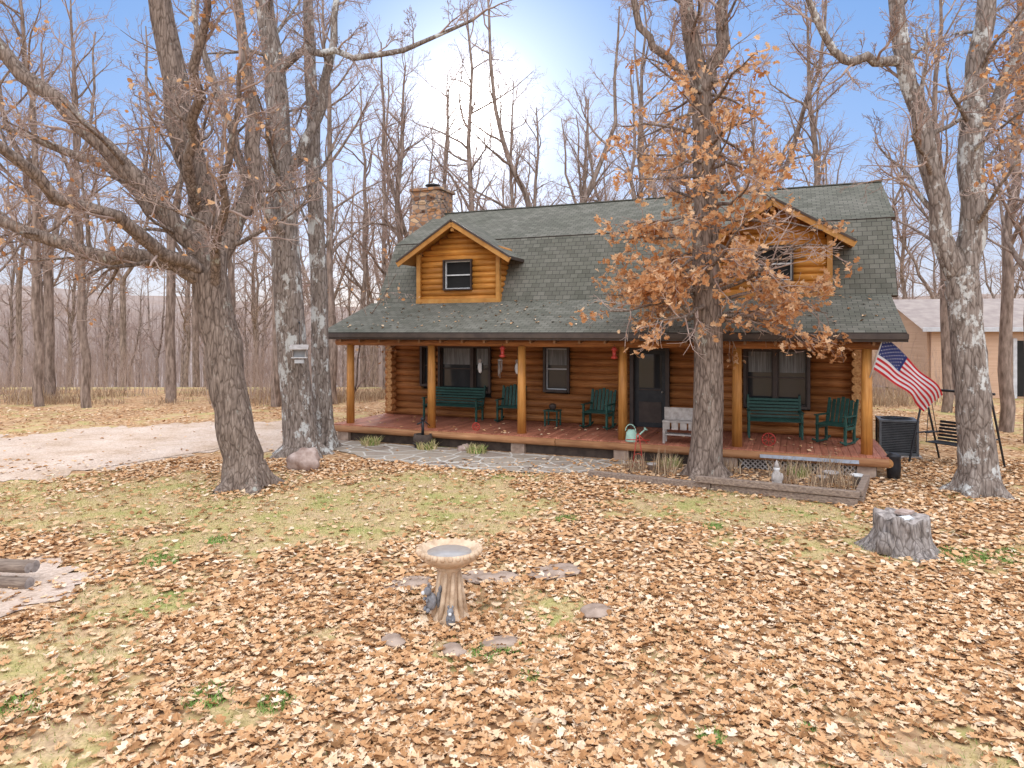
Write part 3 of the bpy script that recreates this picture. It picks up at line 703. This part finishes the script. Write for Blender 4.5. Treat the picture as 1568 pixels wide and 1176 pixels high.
mb.box((1.2,-.12,1.2),(1.0,.06,2.2),M_winframe); mb.box((5.0,-.13,1.35),(3.0,.06,2.5),M_dark); mb.box((9.8,-.12,1.7),(1.2,.06,.9),M_winwhite); mb.box((9.8,-.15,1.7),(1.0,.04,.7),M_glass)
for x in(3.4,6.6): mb.box((x,-.14,1.35),(.16,.08,2.7),M_winwhite)
mb.out('tan_outbuilding',None,.01,(19.3,31.5,0),-.2)
# ------------------------------------------------------------ TREES
class Tree:
    def __init__(s,seed): s.r=random.Random(seed); s.br=[]; s.tips=[]
    def rv(s): return Vector((s.r.gauss(0,1),s.r.gauss(0,1),s.r.gauss(0,1)))
    def limb(s,ctrl,rads,nseg,sides,wob=.05,mat=0):
        c=[Vector(p) for p in ctrl]; n=len(c); pts=[];rr=[]
        for i in range(nseg+1):
            t=i/nseg*(n-1); k=min(int(t),n-2); f=t-k
            p0=c[max(k-1,0)];p1=c[k];p2=c[k+1];p3=c[min(k+2,n-1)]
            p=.5*((2*p1)+(p2-p0)*f+(2*p0-5*p1+4*p2-p3)*f*f+(3*p1-p0-3*p2+p3)*f**3)
            if 0<i<nseg: p=p+s.rv()*wob
            pts.append(p); rr.append(rads[k]*(1-f)+rads[k+1]*f)
        s.br.append((pts,rr,sides,mat)); return pts,rr
    def kids(s,pts,rr,L,lvl,cfg,k,t0,t1=1.0):
        n=len(pts)-1
        for i in range(k):
            t=t0+(t1-t0)*(i+s.r.random())/k; x=t*n; q=min(int(x),n-1); f=x-q
            p=pts[q].lerp(pts[q+1],f); d=(pts[q+1]-pts[q]).normalized(); r=rr[q]*(1-f)+rr[q+1]*f
            ax=s.rv(); ax=(ax-d*ax.dot(d)); 
            if ax.length<1e-3: continue
            ax.normalize(); an=math.radians(s.r.uniform(*cfg['ang']))
            dd=d*math.cos(an)+ax*math.sin(an)
            ll=L*cfg['ratio'][lvl-1]*s.r.uniform(.6,1.15)*(1.12-.55*t)
            s.grow(p,dd.normalized(),ll,max(cfg['rmin'],min(r*.62,ll*cfg['thick'])),lvl,cfg)
    def grow(s,p,d,L,r,lvl,cfg):
        n=cfg['segs'][min(lvl,len(cfg['segs'])-1)]; st=L/n; pts=[p.copy()];rr=[r]; q=p.copy(); d=d.copy()
        rm=cfg['rmin']
        for i in range(n):
            d=(d+s.rv()*cfg['wander']+Vector((0,0,cfg['trop']))).normalized()
            q=q+d*st; pts.append(q.copy()); rr.append(max(rm*.6,r*(1-.8*(i+1)/n)))
        s.br.append((pts,rr,[10,7,5,4,3,3][min(lvl,5)],0 if r>.035 else 1))
        if lvl>=cfg['max']-1: s.tips.append((pts,lvl))
        if lvl<cfg['max']: s.kids(pts,rr,L,lvl+1,cfg,max(2,int(cfg['kids'][lvl]*s.r.uniform(.7,1.3))),.2)
    def mesh(s,name,mats,rough=0):
        groups={}
        for b in s.br: groups.setdefault((len(b[0]),b[2],b[3]),[]).append(b)
        VV=[];LL=[];MI=[];off=0
        for (n,sd,mt),bs in groups.items():
            P=np.array([[tuple(p) for p in b[0]] for b in bs]); Rr=np.array([b[1] for b in bs])
            T=np.gradient(P,axis=1); T/=np.linalg.norm(T,axis=2,keepdims=True)+1e-9
            D=P[:,-1]-P[:,0]; ref=np.eye(3)[np.argmin(np.abs(D),axis=1)][:,None,:]
            A=np.cross(T,np.broadcast_to(ref,T.shape)); A/=np.linalg.norm(A,axis=2,keepdims=True)+1e-9; B=np.cross(T,A)
            th=np.arange(sd)*2*np.pi/sd
            rj=Rr[:,:,None]*np.ones(sd)
            if sd>=10: rj=rj*(1+NR.normal(0,.035,rj.shape)+.05*np.sin(3*th+1)[None,None,:])
            ring=P[:,:,None,:]+rj[...,None]*(np.cos(th)[None,None,:,None]*A[:,:,None,:]+np.sin(th)[None,None,:,None]*B[:,:,None,:])
            VV.append(ring.reshape(-1,3)); nb=len(bs)
            bi=np.arange(nb)[:,None,None]*n*sd; ki=np.arange(n-1)[None,:,None]*sd; si=np.arange(sd)[None,None,:]; sj=(si+1)%sd
            q=np.stack([bi+ki+si,bi+ki+sj,bi+ki+sd+sj,bi+ki+sd+si],-1).reshape(-1)+off
            LL.append(q); MI.append(np.full(len(q)//4,mt)); off+=nb*n*sd
        V=np.concatenate(VV);l=np.concatenate(LL);mi=np.concatenate(MI)
        return fastmesh(name,V,l,np.arange(0,len(l),4),np.full(len(l)//4,4),mats,mi,True)
def leaf_cloud(name,P,size,mat,detail=False,flat=False,parent=None):
    n=len(P); P=np.asarray(P)
    if detail:
        ts=[0,.18,.34,.5,.66,.82,1.0]; ws=[0,.3,.14,.46,.2,.32,0]
        right=[(ws[i],ts[i]) for i in range(1,6)]
        loc=[(0,0)]+right+[(0,1)]+[(-w,t) for w,t in right[::-1]]
        polys=[[0,1,2,3,4,5,6],[6,7,8,9,10,11,0]]
    else:
        loc=[(0,0),(.36,.3),(.3,.7),(0,1),(-.3,.7),(-.36,.3)]; polys=[[0,1,2,3],[3,4,5,0]]
    loc=np.array(loc); m=len(loc)
    s=size*NR.uniform(.55,1.25,n)
    x=loc[None,:,0]*s[:,None]*NR.uniform(.7,1.1,n)[:,None]; y=(loc[None,:,1]-.5)*s[:,None]
    cu=NR.uniform(-.2,.8,n)[:,None]; z=np.abs(x)*cu+ (y**2/s[:,None])*NR.uniform(-.4,1.0,n)[:,None]
    yaw=NR.uniform(0,2*np.pi,n); 
    if flat: pit=NR.normal(0,.2,n); rol=NR.normal(0,.22,n)
    else: pit=NR.uniform(-1.3,.6,n); rol=NR.uniform(-1.2,1.2,n)
    c,si=np.cos(rol)[:,None],np.sin(rol)[:,None]; x,z=c*x+si*z,-si*x+c*z
    c,si=np.cos(pit)[:,None],np.sin(pit)[:,None]; y,z=c*y-si*z,si*y+c*z
    c,si=np.cos(yaw)[:,None],np.sin(yaw)[:,None]; x,y=c*x-si*y,si*x+c*y
    V=np.stack([x+P[:,0:1],y+P[:,1:2],z+P[:,2:3]],-1).reshape(-1,3)
    base=np.arange(n)[:,None]*m
    pl=[np.array(p)[None,:]+base for p in polys]
    l=np.concatenate(pl,1).reshape(-1)
    tot=np.tile([len(p) for p in polys],n); st=np.concatenate([[0],np.cumsum(tot)[:-1]])
    me=fastmesh(name,V,l,st,tot,[mat]); return addobj(name,me,parent)
HC=dict(ang=(28,65),ratio=[.55,.55,.5,.5,.5],segs=[8,7,6,5,4],wander=.18,trop=.03,kids=[8,8,7,4,0],max=4,rmin=.006,thick=.027)
def base_trunk(T,ctrl,rads,nseg=18,sides=16,wob=.015,roots=5):
    pts,rr=T.limb(ctrl,rads,nseg,sides,wob)
    b=Vector(ctrl[0])
    for k in range(roots):
        a=k*6.283/roots+T.r.random()*.6; d=Vector((math.cos(a),math.sin(a),0)); r=rads[0]
        T.limb([b+d*r*.35+Vector((0,0,.55)),b+d*r*.75+Vector((0,0,.2)),b+d*r*1.5+Vector((0,0,-.02)),b+d*r*2.0+Vector((0,0,-.12))],[r*.4,r*.38,r*.28,r*.1],8,8,.01)
    return pts,rr
def rel(o,l): return [(o[0]+a,o[1]+b,c) for a,b,c in l]
T=Tree(11); o=(-5.17,13.2)
base_trunk(T,rel(o,[(.05,0,-.1),(-.02,0,.5),(-.25,.05,1.5),(-.5,.1,2.9),(-.72,.1,4.1)]),[.48,.37,.34,.35,.33])
def limbs(T,o,specs,cfg):
    for ctrl,rads,k,L in specs:
        pts,rr=T.limb(rel(o,ctrl),rads,12,11,.05); T.kids(pts,rr,L,1,cfg,k,.18)
        T.grow(pts[-1],(pts[-1]-pts[-2]).normalized(),L*.5,rr[-1],2,cfg)
limbs(T,o,[
 ([(-.68,.1,3.9),(-1.3,-.2,4.35),(-2.3,-.5,4.45),(-3.5,-.7,4.75),(-5.2,-.9,5.5)],[.2,.17,.14,.11,.06],12,3.4),
 ([(-.72,.1,4.0),(-1.2,.3,4.8),(-2.2,.7,5.6),(-3.3,1.0,6.4),(-5.2,1.2,7.2)],[.2,.17,.15,.11,.06],11,3.4),
 ([(-.74,.1,4.1),(-1.2,-.3,5.0),(-2.3,-.7,6.4),(-3.6,-.9,7.7),(-5.2,-1.2,9.6)],[.22,.19,.16,.13,.07],11,3.4),
 ([(-.72,.1,4.0),(-.9,.3,5.2),(-1.15,.3,6.4),(-1.5,.2,8.2),(-1.9,0,11.0),(-2.0,0,13)],[.32,.29,.27,.24,.17,.08],12,4),
 ([(-.7,.15,4.0),(-.5,.5,4.9),(-.25,1.0,6.2),(-.35,1.3,8.2),(-.8,1.5,11)],[.2,.18,.16,.13,.07],10,3.2),
 ([(-.6,0,3.7),(-.3,-.6,4.6),(.1,-1.2,5.3),(.5,-1.7,6.3),(.7,-2.0,7.4)],[.11,.09,.075,.05,.03],11,2.6),
 ([(-.75,0,4.1),(-1.5,-1.0,4.7),(-2.2,-2.0,5.3),(-3.0,-2.8,6.2),(-3.9,-3.2,7.4)],[.14,.12,.1,.07,.04],10,2.8),
 ([(-1.0,.1,5.4),(-.6,-.8,6.5),(-.2,-1.6,7.6),(.4,-2.2,8.8)],[.13,.1,.08,.04],10,2.8),
],HC)
t1=T; addobj('oak_tree',T.mesh('oak_tree',[M_bark1,M_twig]))
T=Tree(22); o=(-5.13,16.7)
p,r=base_trunk(T,rel(o,[(0,0,-.1),(-.05,0,.6),(-.16,0,2.2),(-.4,0,4.75),(-.56,.1,7.15),(-.74,.1,9.6),(-1.05,0,12),(-1.2,0,15)]),[.5,.38,.36,.33,.29,.25,.19,.08])
T.kids(p,r,5.2,1,HC,15,.42)
p,r=base_trunk(T,rel(o,[(.35,.9,-.1),(.28,.95,.6),(.15,1.0,2.6),(.05,1.1,5.5),(-.1,1.2,8.3),(-.2,1.2,11),(-.2,1,14)]),[.3,.25,.23,.21,.18,.14,.06],16,12)
T.kids(p,r,4.6,1,HC,12,.45)
limbs(T,o,[
 ([(-.7,.1,9.2),(.0,-.1,9.85),(.9,-.3,9.7),(2.6,-.5,9.6),(4.2,-.7,10.3)],[.12,.1,.08,.06,.035],9,2.6),
 ([(-.5,.1,6.8),(.2,.2,8.0),(.6,.2,9.5),(1.0,.2,12)],[.15,.13,.11,.06],8,3),
 ([(-.3,0,5.2),(-1.0,-.6,6.4),(-1.6,-.9,8.2),(-2.2,-1,10.5)],[.14,.12,.1,.05],8,3)],HC)
t2=T; lt=addobj('lichen_oak_tree',T.mesh('lichen_oak_tree',[M_bark2,M_twig]))
T=Tree(33); o=(4.0,14.1)
p,r=base_trunk(T,rel(o,[(0,0,-.1),(0,0,.5),(.07,0,2.4),(0,0,4.45),(0,.05,6.5),(-.1,.05,8.1),(-.35,.1,9.5),(-.5,.1,12)]),[.4,.31,.29,.26,.23,.2,.14,.06])
LC=dict(ang=(30,60),ratio=[.6,.5,.5,.5],segs=[8,7,5,4],wander=.15,trop=-.012,kids=[8,8,6,0],max=3,rmin=.006,thick=.02)
Tl=Tree(34)
for i in range(60):
    z=3.1+5.3*((i+Tl.r.random())/60)**1.2; a=i*2.4+Tl.r.uniform(-.5,.5)
    env=3.3 if z<5.0 else 3.3-(z-5.0)*.4
    d=Vector((math.cos(a),math.sin(a),Tl.r.uniform(-.15,.25))).normalized()
    L=env*Tl.r.uniform(.6,1.05)/1.2
    Tl.grow(Vector((o[0],o[1],z)),d,L*.95,.028+.009*L,1,LC)
T.br+=Tl.br
T.kids(p,r,4.5,1,HC,8,.68)
limbs(T,o,[([(-.08,0,8.0),(.3,0,8.9),(.4,0,10),(.6,0,12)],[.16,.14,.11,.06],8,3),
 ([(-.05,0,7.6),(-.7,-.2,8.4),(-1.4,-.3,9.2),(-1.8,-.4,11)],[.1,.09,.07,.04],7,2.5)],HC)
leafy=addobj('leafy_oak_tree',T.mesh('leafy_oak_tree',[M_bark1,M_twig]))
LP=[]
for pts,lv in Tl.tips:
    e=pts[-1]
    cl=noise.noise(e*.8)+.45*noise.noise(e*2.1)
    if cl<-.2 : continue
    if math.hypot((e.x-5.65)/1.0,(e.z-4.95)/.95)<1 and Tl.r.random()<.93: continue
    if e.z>6.9 and Tl.r.random()<.6: continue
    m=(4 if cl>0 else 3) if e.z<6.0 else (2 if cl>0 else 1)
    for k in range(Tl.r.randint(max(1,m-1),m+2)):
        q=pts[-1-Tl.r.randint(0,len(pts)-2)]
        q=q+Tl.rv()*.08
        if math.hypot((q.x-5.6)/.75,(q.z-4.75)/.75)<1 and Tl.r.random()<.85: continue
        LP.append(tuple(q))
Tl.r.shuffle(LP); LP=LP[:21000]
leaf_cloud('leaf_mass',LP,.145,M_leaft,True,parent=leafy)
T=Tree(44); o=(8.67,12.7)
p,r=base_trunk(T,rel(o,[(0,0,-.1),(0,0,.5),(-.09,0,1.46),(-.23,0,3.16),(-.33,0,4.0)]),[.42,.32,.29,.27,.27])
limbs(T,o,[
 ([(-.32,0,3.9),(-.7,-.1,5.0),(-1.1,-.1,6.8),(-1.45,0,8.5),(-1.8,0,11),(-2,0,13)],[.2,.18,.16,.14,.1,.05],12,3.6),
 ([(-.3,0,3.9),(-.1,0,5.0),(-.05,.1,6.8),(.1,.1,8.2),(.4,.1,10.5),(.6,.1,13)],[.25,.23,.21,.18,.13,.06],12,3.6),
 ([(-1.35,0,8.0),(-2.0,-.2,8.0),(-2.7,-.4,7.9),(-3.3,-.5,8.7),(-3.9,-.6,9.9)],[.1,.085,.075,.06,.03],8,2.3),
 ([(-.1,.1,6.5),(.6,.3,7.6),(1.2,.5,9),(1.8,.5,11)],[.12,.1,.08,.04],8,2.6)],HC)
t4=T; rt=addobj('lichen_oak_tree',T.mesh('right_oak',[M_bark2,M_twig]))
def sparse(T,name,frac,parent,zmax=99,zmin=0,fn=None,k=1):
    P=[]
    for pts,lv in T.tips:
        if T.r.random()<frac and zmin<pts[-1].z<zmax and (fn is None or fn(pts[-1])):
            for _ in range(k): P.append(tuple(pts[-1]+T.rv()*.06))
    if P: leaf_cloud(name,P,.12,M_leaft,False,parent=parent)
sparse(t4,'few_leaves',.12,rt,9,0,lambda p:p.x>8.2,2)
sparse(t1,'few_leaves',.03,bpy.data.objects['oak_tree'],9)
sparse(t2,'few_leaves',.03,lt,8)
def bgtree(seed,h,fork=False,rb=.22):
    T=Tree(seed); r=T.r; lean=r.uniform(-.05,.05)
    C=dict(ang=(25,60),ratio=[.4,.5,.5,.5],segs=[6,6,4,3],wander=.17,trop=.06,kids=[7,8,7,0],max=3,rmin=.007,thick=.019)
    if fork:
        fz=h*r.uniform(.3,.45)
        T.limb([(0,0,-.3),(lean,0,fz*.5),(lean*2,0,fz+.2)],[rb*1.2,rb,rb*.9],7,9,.02)
        for s in(-1,1):
            a=r.uniform(0,.6); x=s*math.cos(a);y=s*math.sin(a); w=h*.14
            p,q=T.limb([(lean*2,0,fz),(lean*2+x*w*.5,y*w*.5,fz+h*.14),(x*w*1.1,y*w,fz+h*.34),(x*w*1.3,y*w*1.2,h)],[rb*.75,rb*.6,rb*.42,.03],10,7,.06)
            T.kids(p,q,h*.55,1,C,11,.15)
    else:
        p,q=T.limb([(0,0,-.3),(lean*h*.3,0,h*.3),(lean*h*.7+r.uniform(-.3,.3),r.uniform(-.3,.3),h*.65),(lean*h,0,h)],[rb*1.2,rb*.9,rb*.6,.03],12,9,.07)
        T.kids(p,q,h*.62,1,C,24,.3)
    return T.mesh('woodland_tree',[M_bark3,M_twigfar])
variants=[bgtree(100+i,R.uniform(15,20),i%3==1,R.uniform(.14,.22)) for i in range(9)]
def inhouse(x,y,m=1.2):
    u,v=toUV(x,y); return -m-1.5<u<13+m and -4<v<10.5+m
wood=empty('background_woodland')
mid=[(1.9,30.5,1,1.1),(-7.4,28.5,0,1.0),(-5.3,31,3,1.0),(-16.8,27,2,1.0),(-14.5,29,4,.95),(-19.0,27.5,5,1.05),(-20.3,30,7,1.0),(-12.6,31,6,.95),(-22,28.5,8,1.0),(13.2,29,3,1.1),(16.2,25.5,0,.95),(11.2,31,4,1.0),(6.1,33,7,1.0),(14.8,20.5,6,1.0),(13.9,18.3,5,.9),(-1.8,34,8,1.05),(9.0,29,5,1),(-9.5,27.5,6,1.0)]
for x,y,v,s in mid:
    addobj('bare_tree',variants[v],None,(x,y,elev(x,y)),R.uniform(0,6.28) if v!=1 else 0.2,s)
cnt=0; tries=0; placed=[]
while cnt<160 and tries<6000:
    tries+=1
    y=R.uniform(30,95); x=R.uniform(-1,1)*(y*.88+4)
    if inhouse(x,y,2): continue
    if 13<x<36 and 25<y<46: continue
    if any((x-a)**2+(y-b)**2<4 for a,b in placed): continue
    placed.append((x,y)); cnt+=1
    addobj('woodland_tree',R.choice(variants),wood,(x,y,elev(x,y)),R.uniform(0,6.28),R.uniform(.75,1.15))
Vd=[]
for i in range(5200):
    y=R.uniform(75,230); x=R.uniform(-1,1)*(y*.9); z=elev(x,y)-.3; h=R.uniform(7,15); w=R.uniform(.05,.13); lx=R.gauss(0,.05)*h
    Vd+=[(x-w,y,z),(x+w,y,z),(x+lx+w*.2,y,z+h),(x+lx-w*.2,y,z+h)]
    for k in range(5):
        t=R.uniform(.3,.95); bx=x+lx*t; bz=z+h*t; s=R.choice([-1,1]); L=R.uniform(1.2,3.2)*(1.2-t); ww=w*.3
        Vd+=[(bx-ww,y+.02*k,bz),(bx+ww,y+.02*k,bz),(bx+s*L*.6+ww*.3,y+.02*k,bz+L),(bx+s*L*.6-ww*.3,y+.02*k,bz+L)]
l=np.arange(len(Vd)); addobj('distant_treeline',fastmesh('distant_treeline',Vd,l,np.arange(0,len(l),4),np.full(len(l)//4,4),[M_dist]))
def brushmesh(seed):
    T=Tree(seed); C=dict(ang=(15,40),ratio=[.5,.5],segs=[5,4,3],wander=.12,trop=.1,kids=[5,3,0],max=2,rmin=.004,thick=.01)
    for i in range(18):
        a=T.r.random()*6.28; q=1.5*math.sqrt(T.r.random()); h=T.r.uniform(.8,3.0)
        T.grow(Vector((q*math.cos(a),q*math.sin(a),-.1)),Vector((T.r.gauss(0,.15),T.r.gauss(0,.15),1)).normalized(),h,.01,0,C)
    return T.mesh('brush',[M_brush,M_brush])
bv=[brushmesh(500+i) for i in range(4)]
under=empty('woodland_undergrowth')
for i in range(170):
    y=R.uniform(34,75); x=R.uniform(-1,1)*(y*.85+3)
    if i<45: y=R.uniform(28,36); x=R.choice([R.uniform(-30,-8),R.uniform(-30,-8),R.uniform(14,20)])
    if inhouse(x,y,1.5) or (18<x<36 and 29<y<46): continue
    addobj('brush',R.choice(bv),under,(x,y,elev(x,y)),R.uniform(0,6.28),R.uniform(.7,1.3))
for i in range(46):
    x=R.uniform(-30,-6) if i<34 else R.uniform(13,18); y=R.uniform(27.5,33)
    if inhouse(x,y,1): continue
    stems('dry_grass',130,1.0,R.uniform(.3,.7),M_reed,(x,y,0),under,.012,.35)
T=Tree(77); T.grow(Vector((-4.9,20.6,0)),Vector((.0,0,1)),5.2,.04,1,dict(LC,trop=.04,ratio=[.5,.4,.4,.4]))
sap=addobj('leafy_sapling',T.mesh('leafy_sapling',[M_bark1,M_twig]))
leaf_cloud('leaf_mass',[tuple(p[-1-T.r.randint(0,2)]+T.rv()*.08) for p,l in T.tips for _ in range(2) if T.r.random()<.7 and p[-1].z>2.2],.12,M_leaft,False,parent=sap)
# ------------------------------------------------------------ fallen leaves
def onhouse(x,y):
    u,v=toUV(x,y); return -.4<u<13.35 and -.42<v<10.2
def scatter(n,x0,x1,y0,y1,fn):
    out=[]
    for _ in range(n):
        y=R.uniform(y0,y1); x=R.uniform(x0,x1)
        if abs(x)>y*.82+1.5: continue
        if onhouse(x,y): continue
        d=fn(x,y)
        if R.random()<d: out.append((x,y,gz(x,y)+.008+R.random()**2*.03))
    return out
tr=[(-5.17,13.2),(-5.13,16.7),(4,14.1),(8.67,12.7)]
def inpoly(x,y,P):
    c=False;n=len(P)
    for i in range(n):
        x1,y1=P[i];x2,y2=P[(i+1)%n]
        if (y1>y)!=(y2>y) and x<(x2-x1)*(y-y1)/(y2-y1)+x1: c=not c
    return c
drive=[(-24,21.2),(-14.3,19.4),(-12.9,21.3),(-9.9,22.7),(-6.2,23.2),(-5.0,20.6),(-4.4,18.5),(-5.2,17.3),(-7.5,17.0),(-8.9,14.4),(-10.2,13.3),(-14,11.5),(-24,9)]
def dens(x,y):
    g=grassf(x,y); d=1-.88*sstep(.15,.65,g)
    n=noise.noise(Vector((x*1.3,y*1.3,9)))+.6*noise.noise(Vector((x*3.1,y*3.1,2))); d*=.74+.55*n
    if inpoly(x,y,drive): return .04
    if inpoly(x,y,gpp): return .1
    if inpoly(x,y,fs): return .08
    for a,b in tr:
        q=math.hypot(x-a,y-b)
        if q<1.3: d=max(d,.7*(1.4-q))
    return max(.06,min(1,d))
P1=scatter(58000,-8,8,3.9,8.2,dens)
leaf_cloud('fallen_leaves',P1,.096,M_leafg,True,True)
P2=scatter(105000,-14,14,8.2,16,dens)
P2+=scatter(26000,-20,20,16,27,lambda x,y: dens(x,y)*.6)
leaf_cloud('fallen_leaves',P2,.1,M_leafg,False,True)
P3=[]
for i in range(260):
    u=R.uniform(-.3,13.3); v=R.uniform(-.3,1.9) ; P3.append(W(u,v,2.9+(v+.5)*.36+.11))
for i in range(160):
    u=R.uniform(-.3,13.2); v=R.uniform(-.3,1.9); P3.append(W(u,v,DZ+.015))
leaf_cloud('scattered_leaves',P3,.09,M_leafg,False,True)
def blades(P,name,h):
    n=len(P);P=np.array(P); a=NR.uniform(0,np.pi,n); w=.005
    hx=NR.normal(0,.6,(n,2))*h; hh=h*NR.uniform(.4,1.3,n)
    V=np.zeros((n,3,3)); V[:,0]=P;V[:,1]=P;V[:,2]=P
    V[:,0,0]-=w*np.cos(a);V[:,0,1]-=w*np.sin(a);V[:,1,0]+=w*np.cos(a);V[:,1,1]+=w*np.sin(a)
    V[:,2,0]+=hx[:,0];V[:,2,1]+=hx[:,1];V[:,2,2]+=hh; V[:,:,2]-=.01
    l=np.arange(n*3); me=fastmesh(name,V.reshape(-1,3),l,np.arange(0,n*3,3),np.full(n,3),[M_blade]); addobj(name,me)
GP=scatter(170000,-10,8,4.2,15,lambda x,y: 0 if (inpoly(x,y,drive) or inpoly(x,y,gpp) or inpoly(x,y,fs) or inpoly(x,y,bed)) else max(.05,sstep(.1,.7,grassf(x,y)+.25*noise.noise(Vector((x*2,y*2,4)))))*.9)
blades(GP,'lawn_grass',.035)
# ------------------------------------------------------------ sky & light
SE,SA=math.radians(18),math.radians(-3.2)
sd=Vector((math.sin(SA)*math.cos(SE),math.cos(SA)*math.cos(SE),math.sin(SE)))
w=bpy.data.worlds.new('World'); scene.world=w; w.use_nodes=True; nt=w.node_tree; nt.nodes.clear()
L_=nt.links.new
sky=nt.nodes.new('ShaderNodeTexSky'); sky.sky_type='NISHITA'; sky.sun_disc=False; sky.sun_elevation=SE; sky.sun_rotation=SA
sky.air_density=1.0; sky.dust_density=.5; sky.ozone_density=3.0
def BG(col,st):
    b=nt.nodes.new('ShaderNodeBackground')
    if isinstance(col,tuple): b.inputs['Color'].default_value=(*col,1)
    else: L_(col,b.inputs['Color'])
    if isinstance(st,(int,float)): b.inputs['Strength'].default_value=st
    else: L_(st,b.inputs['Strength'])
    return b.outputs[0]
def M(op,a,b):
    m=nt.nodes.new('ShaderNodeMath'); m.operation=op
    for i,v in enumerate((a,b)):
        if isinstance(v,(int,float)): m.inputs[i].default_value=v
        else: L_(v,m.inputs[i])
    return m.outputs[0]
def SS(v,a,b):
    m=nt.nodes.new('ShaderNodeMapRange'); m.interpolation_type='SMOOTHSTEP'; m.inputs['From Min'].default_value=a; m.inputs['From Max'].default_value=b; L_(v,m.inputs['Value']); return m.outputs[0]
tc=nt.nodes.new('ShaderNodeTexCoord'); vm=nt.nodes.new('ShaderNodeVectorMath'); vm.operation='DOT_PRODUCT'; vm.inputs[1].default_value=sd
L_(tc.outputs['Generated'],vm.inputs[0]); dt=M('MAXIMUM',vm.outputs['Value'],0)
sx=nt.nodes.new('ShaderNodeSeparateXYZ'); L_(tc.outputs['Generated'],sx.inputs[0]); zz=sx.outputs['Z']; yy=sx.outputs['Y']
glow=M('ADD',M('ADD',M('MULTIPLY',M('POWER',dt,1100),9.0),M('MULTIPLY',M('POWER',dt,100),.6)),M('MULTIPLY',M('POWER',dt,14),.1))
sky_fill=M('ADD',M('MULTIPLY',SS(zz,.46,.8),2.0),M('MULTIPLY',M('MULTIPLY',SS(M('MULTIPLY',yy,-1),.05,.6),SS(zz,-.05,.12)),1.6))  # fill light added to the sky overhead and behind the camera
hc=ramp(nt,zz,[(0,(.74,.7,.78)),(.1,(.58,.65,.88)),(.24,(.31,.5,.9)),(.45,(.17,.38,.82))])
parts=[BG(sky.outputs[0],.025),BG(hc,.88),BG((1,.96,.88),glow),BG((1,.965,.91),sky_fill)]
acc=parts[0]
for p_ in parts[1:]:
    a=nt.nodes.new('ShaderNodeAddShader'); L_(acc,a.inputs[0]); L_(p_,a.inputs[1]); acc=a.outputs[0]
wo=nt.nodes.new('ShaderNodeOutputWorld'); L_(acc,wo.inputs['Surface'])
sl=bpy.data.lights.new('sun','SUN'); sl.energy=3.0; sl.angle=math.radians(8); sl.color=(1,.92,.8)
so=bpy.data.objects.new('sun',sl); COL.objects.link(so); so.rotation_euler=(-sd).to_track_quat('-Z','Y').to_euler(); so.location=(0,0,30)
# ------------------------------------------------------------ camera
cam=bpy.data.cameras.new('camera'); cam.lens=24; cam.sensor_width=36; cam.shift_y=-80/1568; cam.clip_end=4000; cam.clip_start=.1
co=bpy.data.objects.new('camera',cam); COL.objects.link(co); co.location=(0,0,3.0); co.rotation_euler=(math.radians(90),0,0)
scene.camera=co
scene.view_settings.view_transform='Standard'; scene.view_settings.look='None'; scene.view_settings.exposure=0
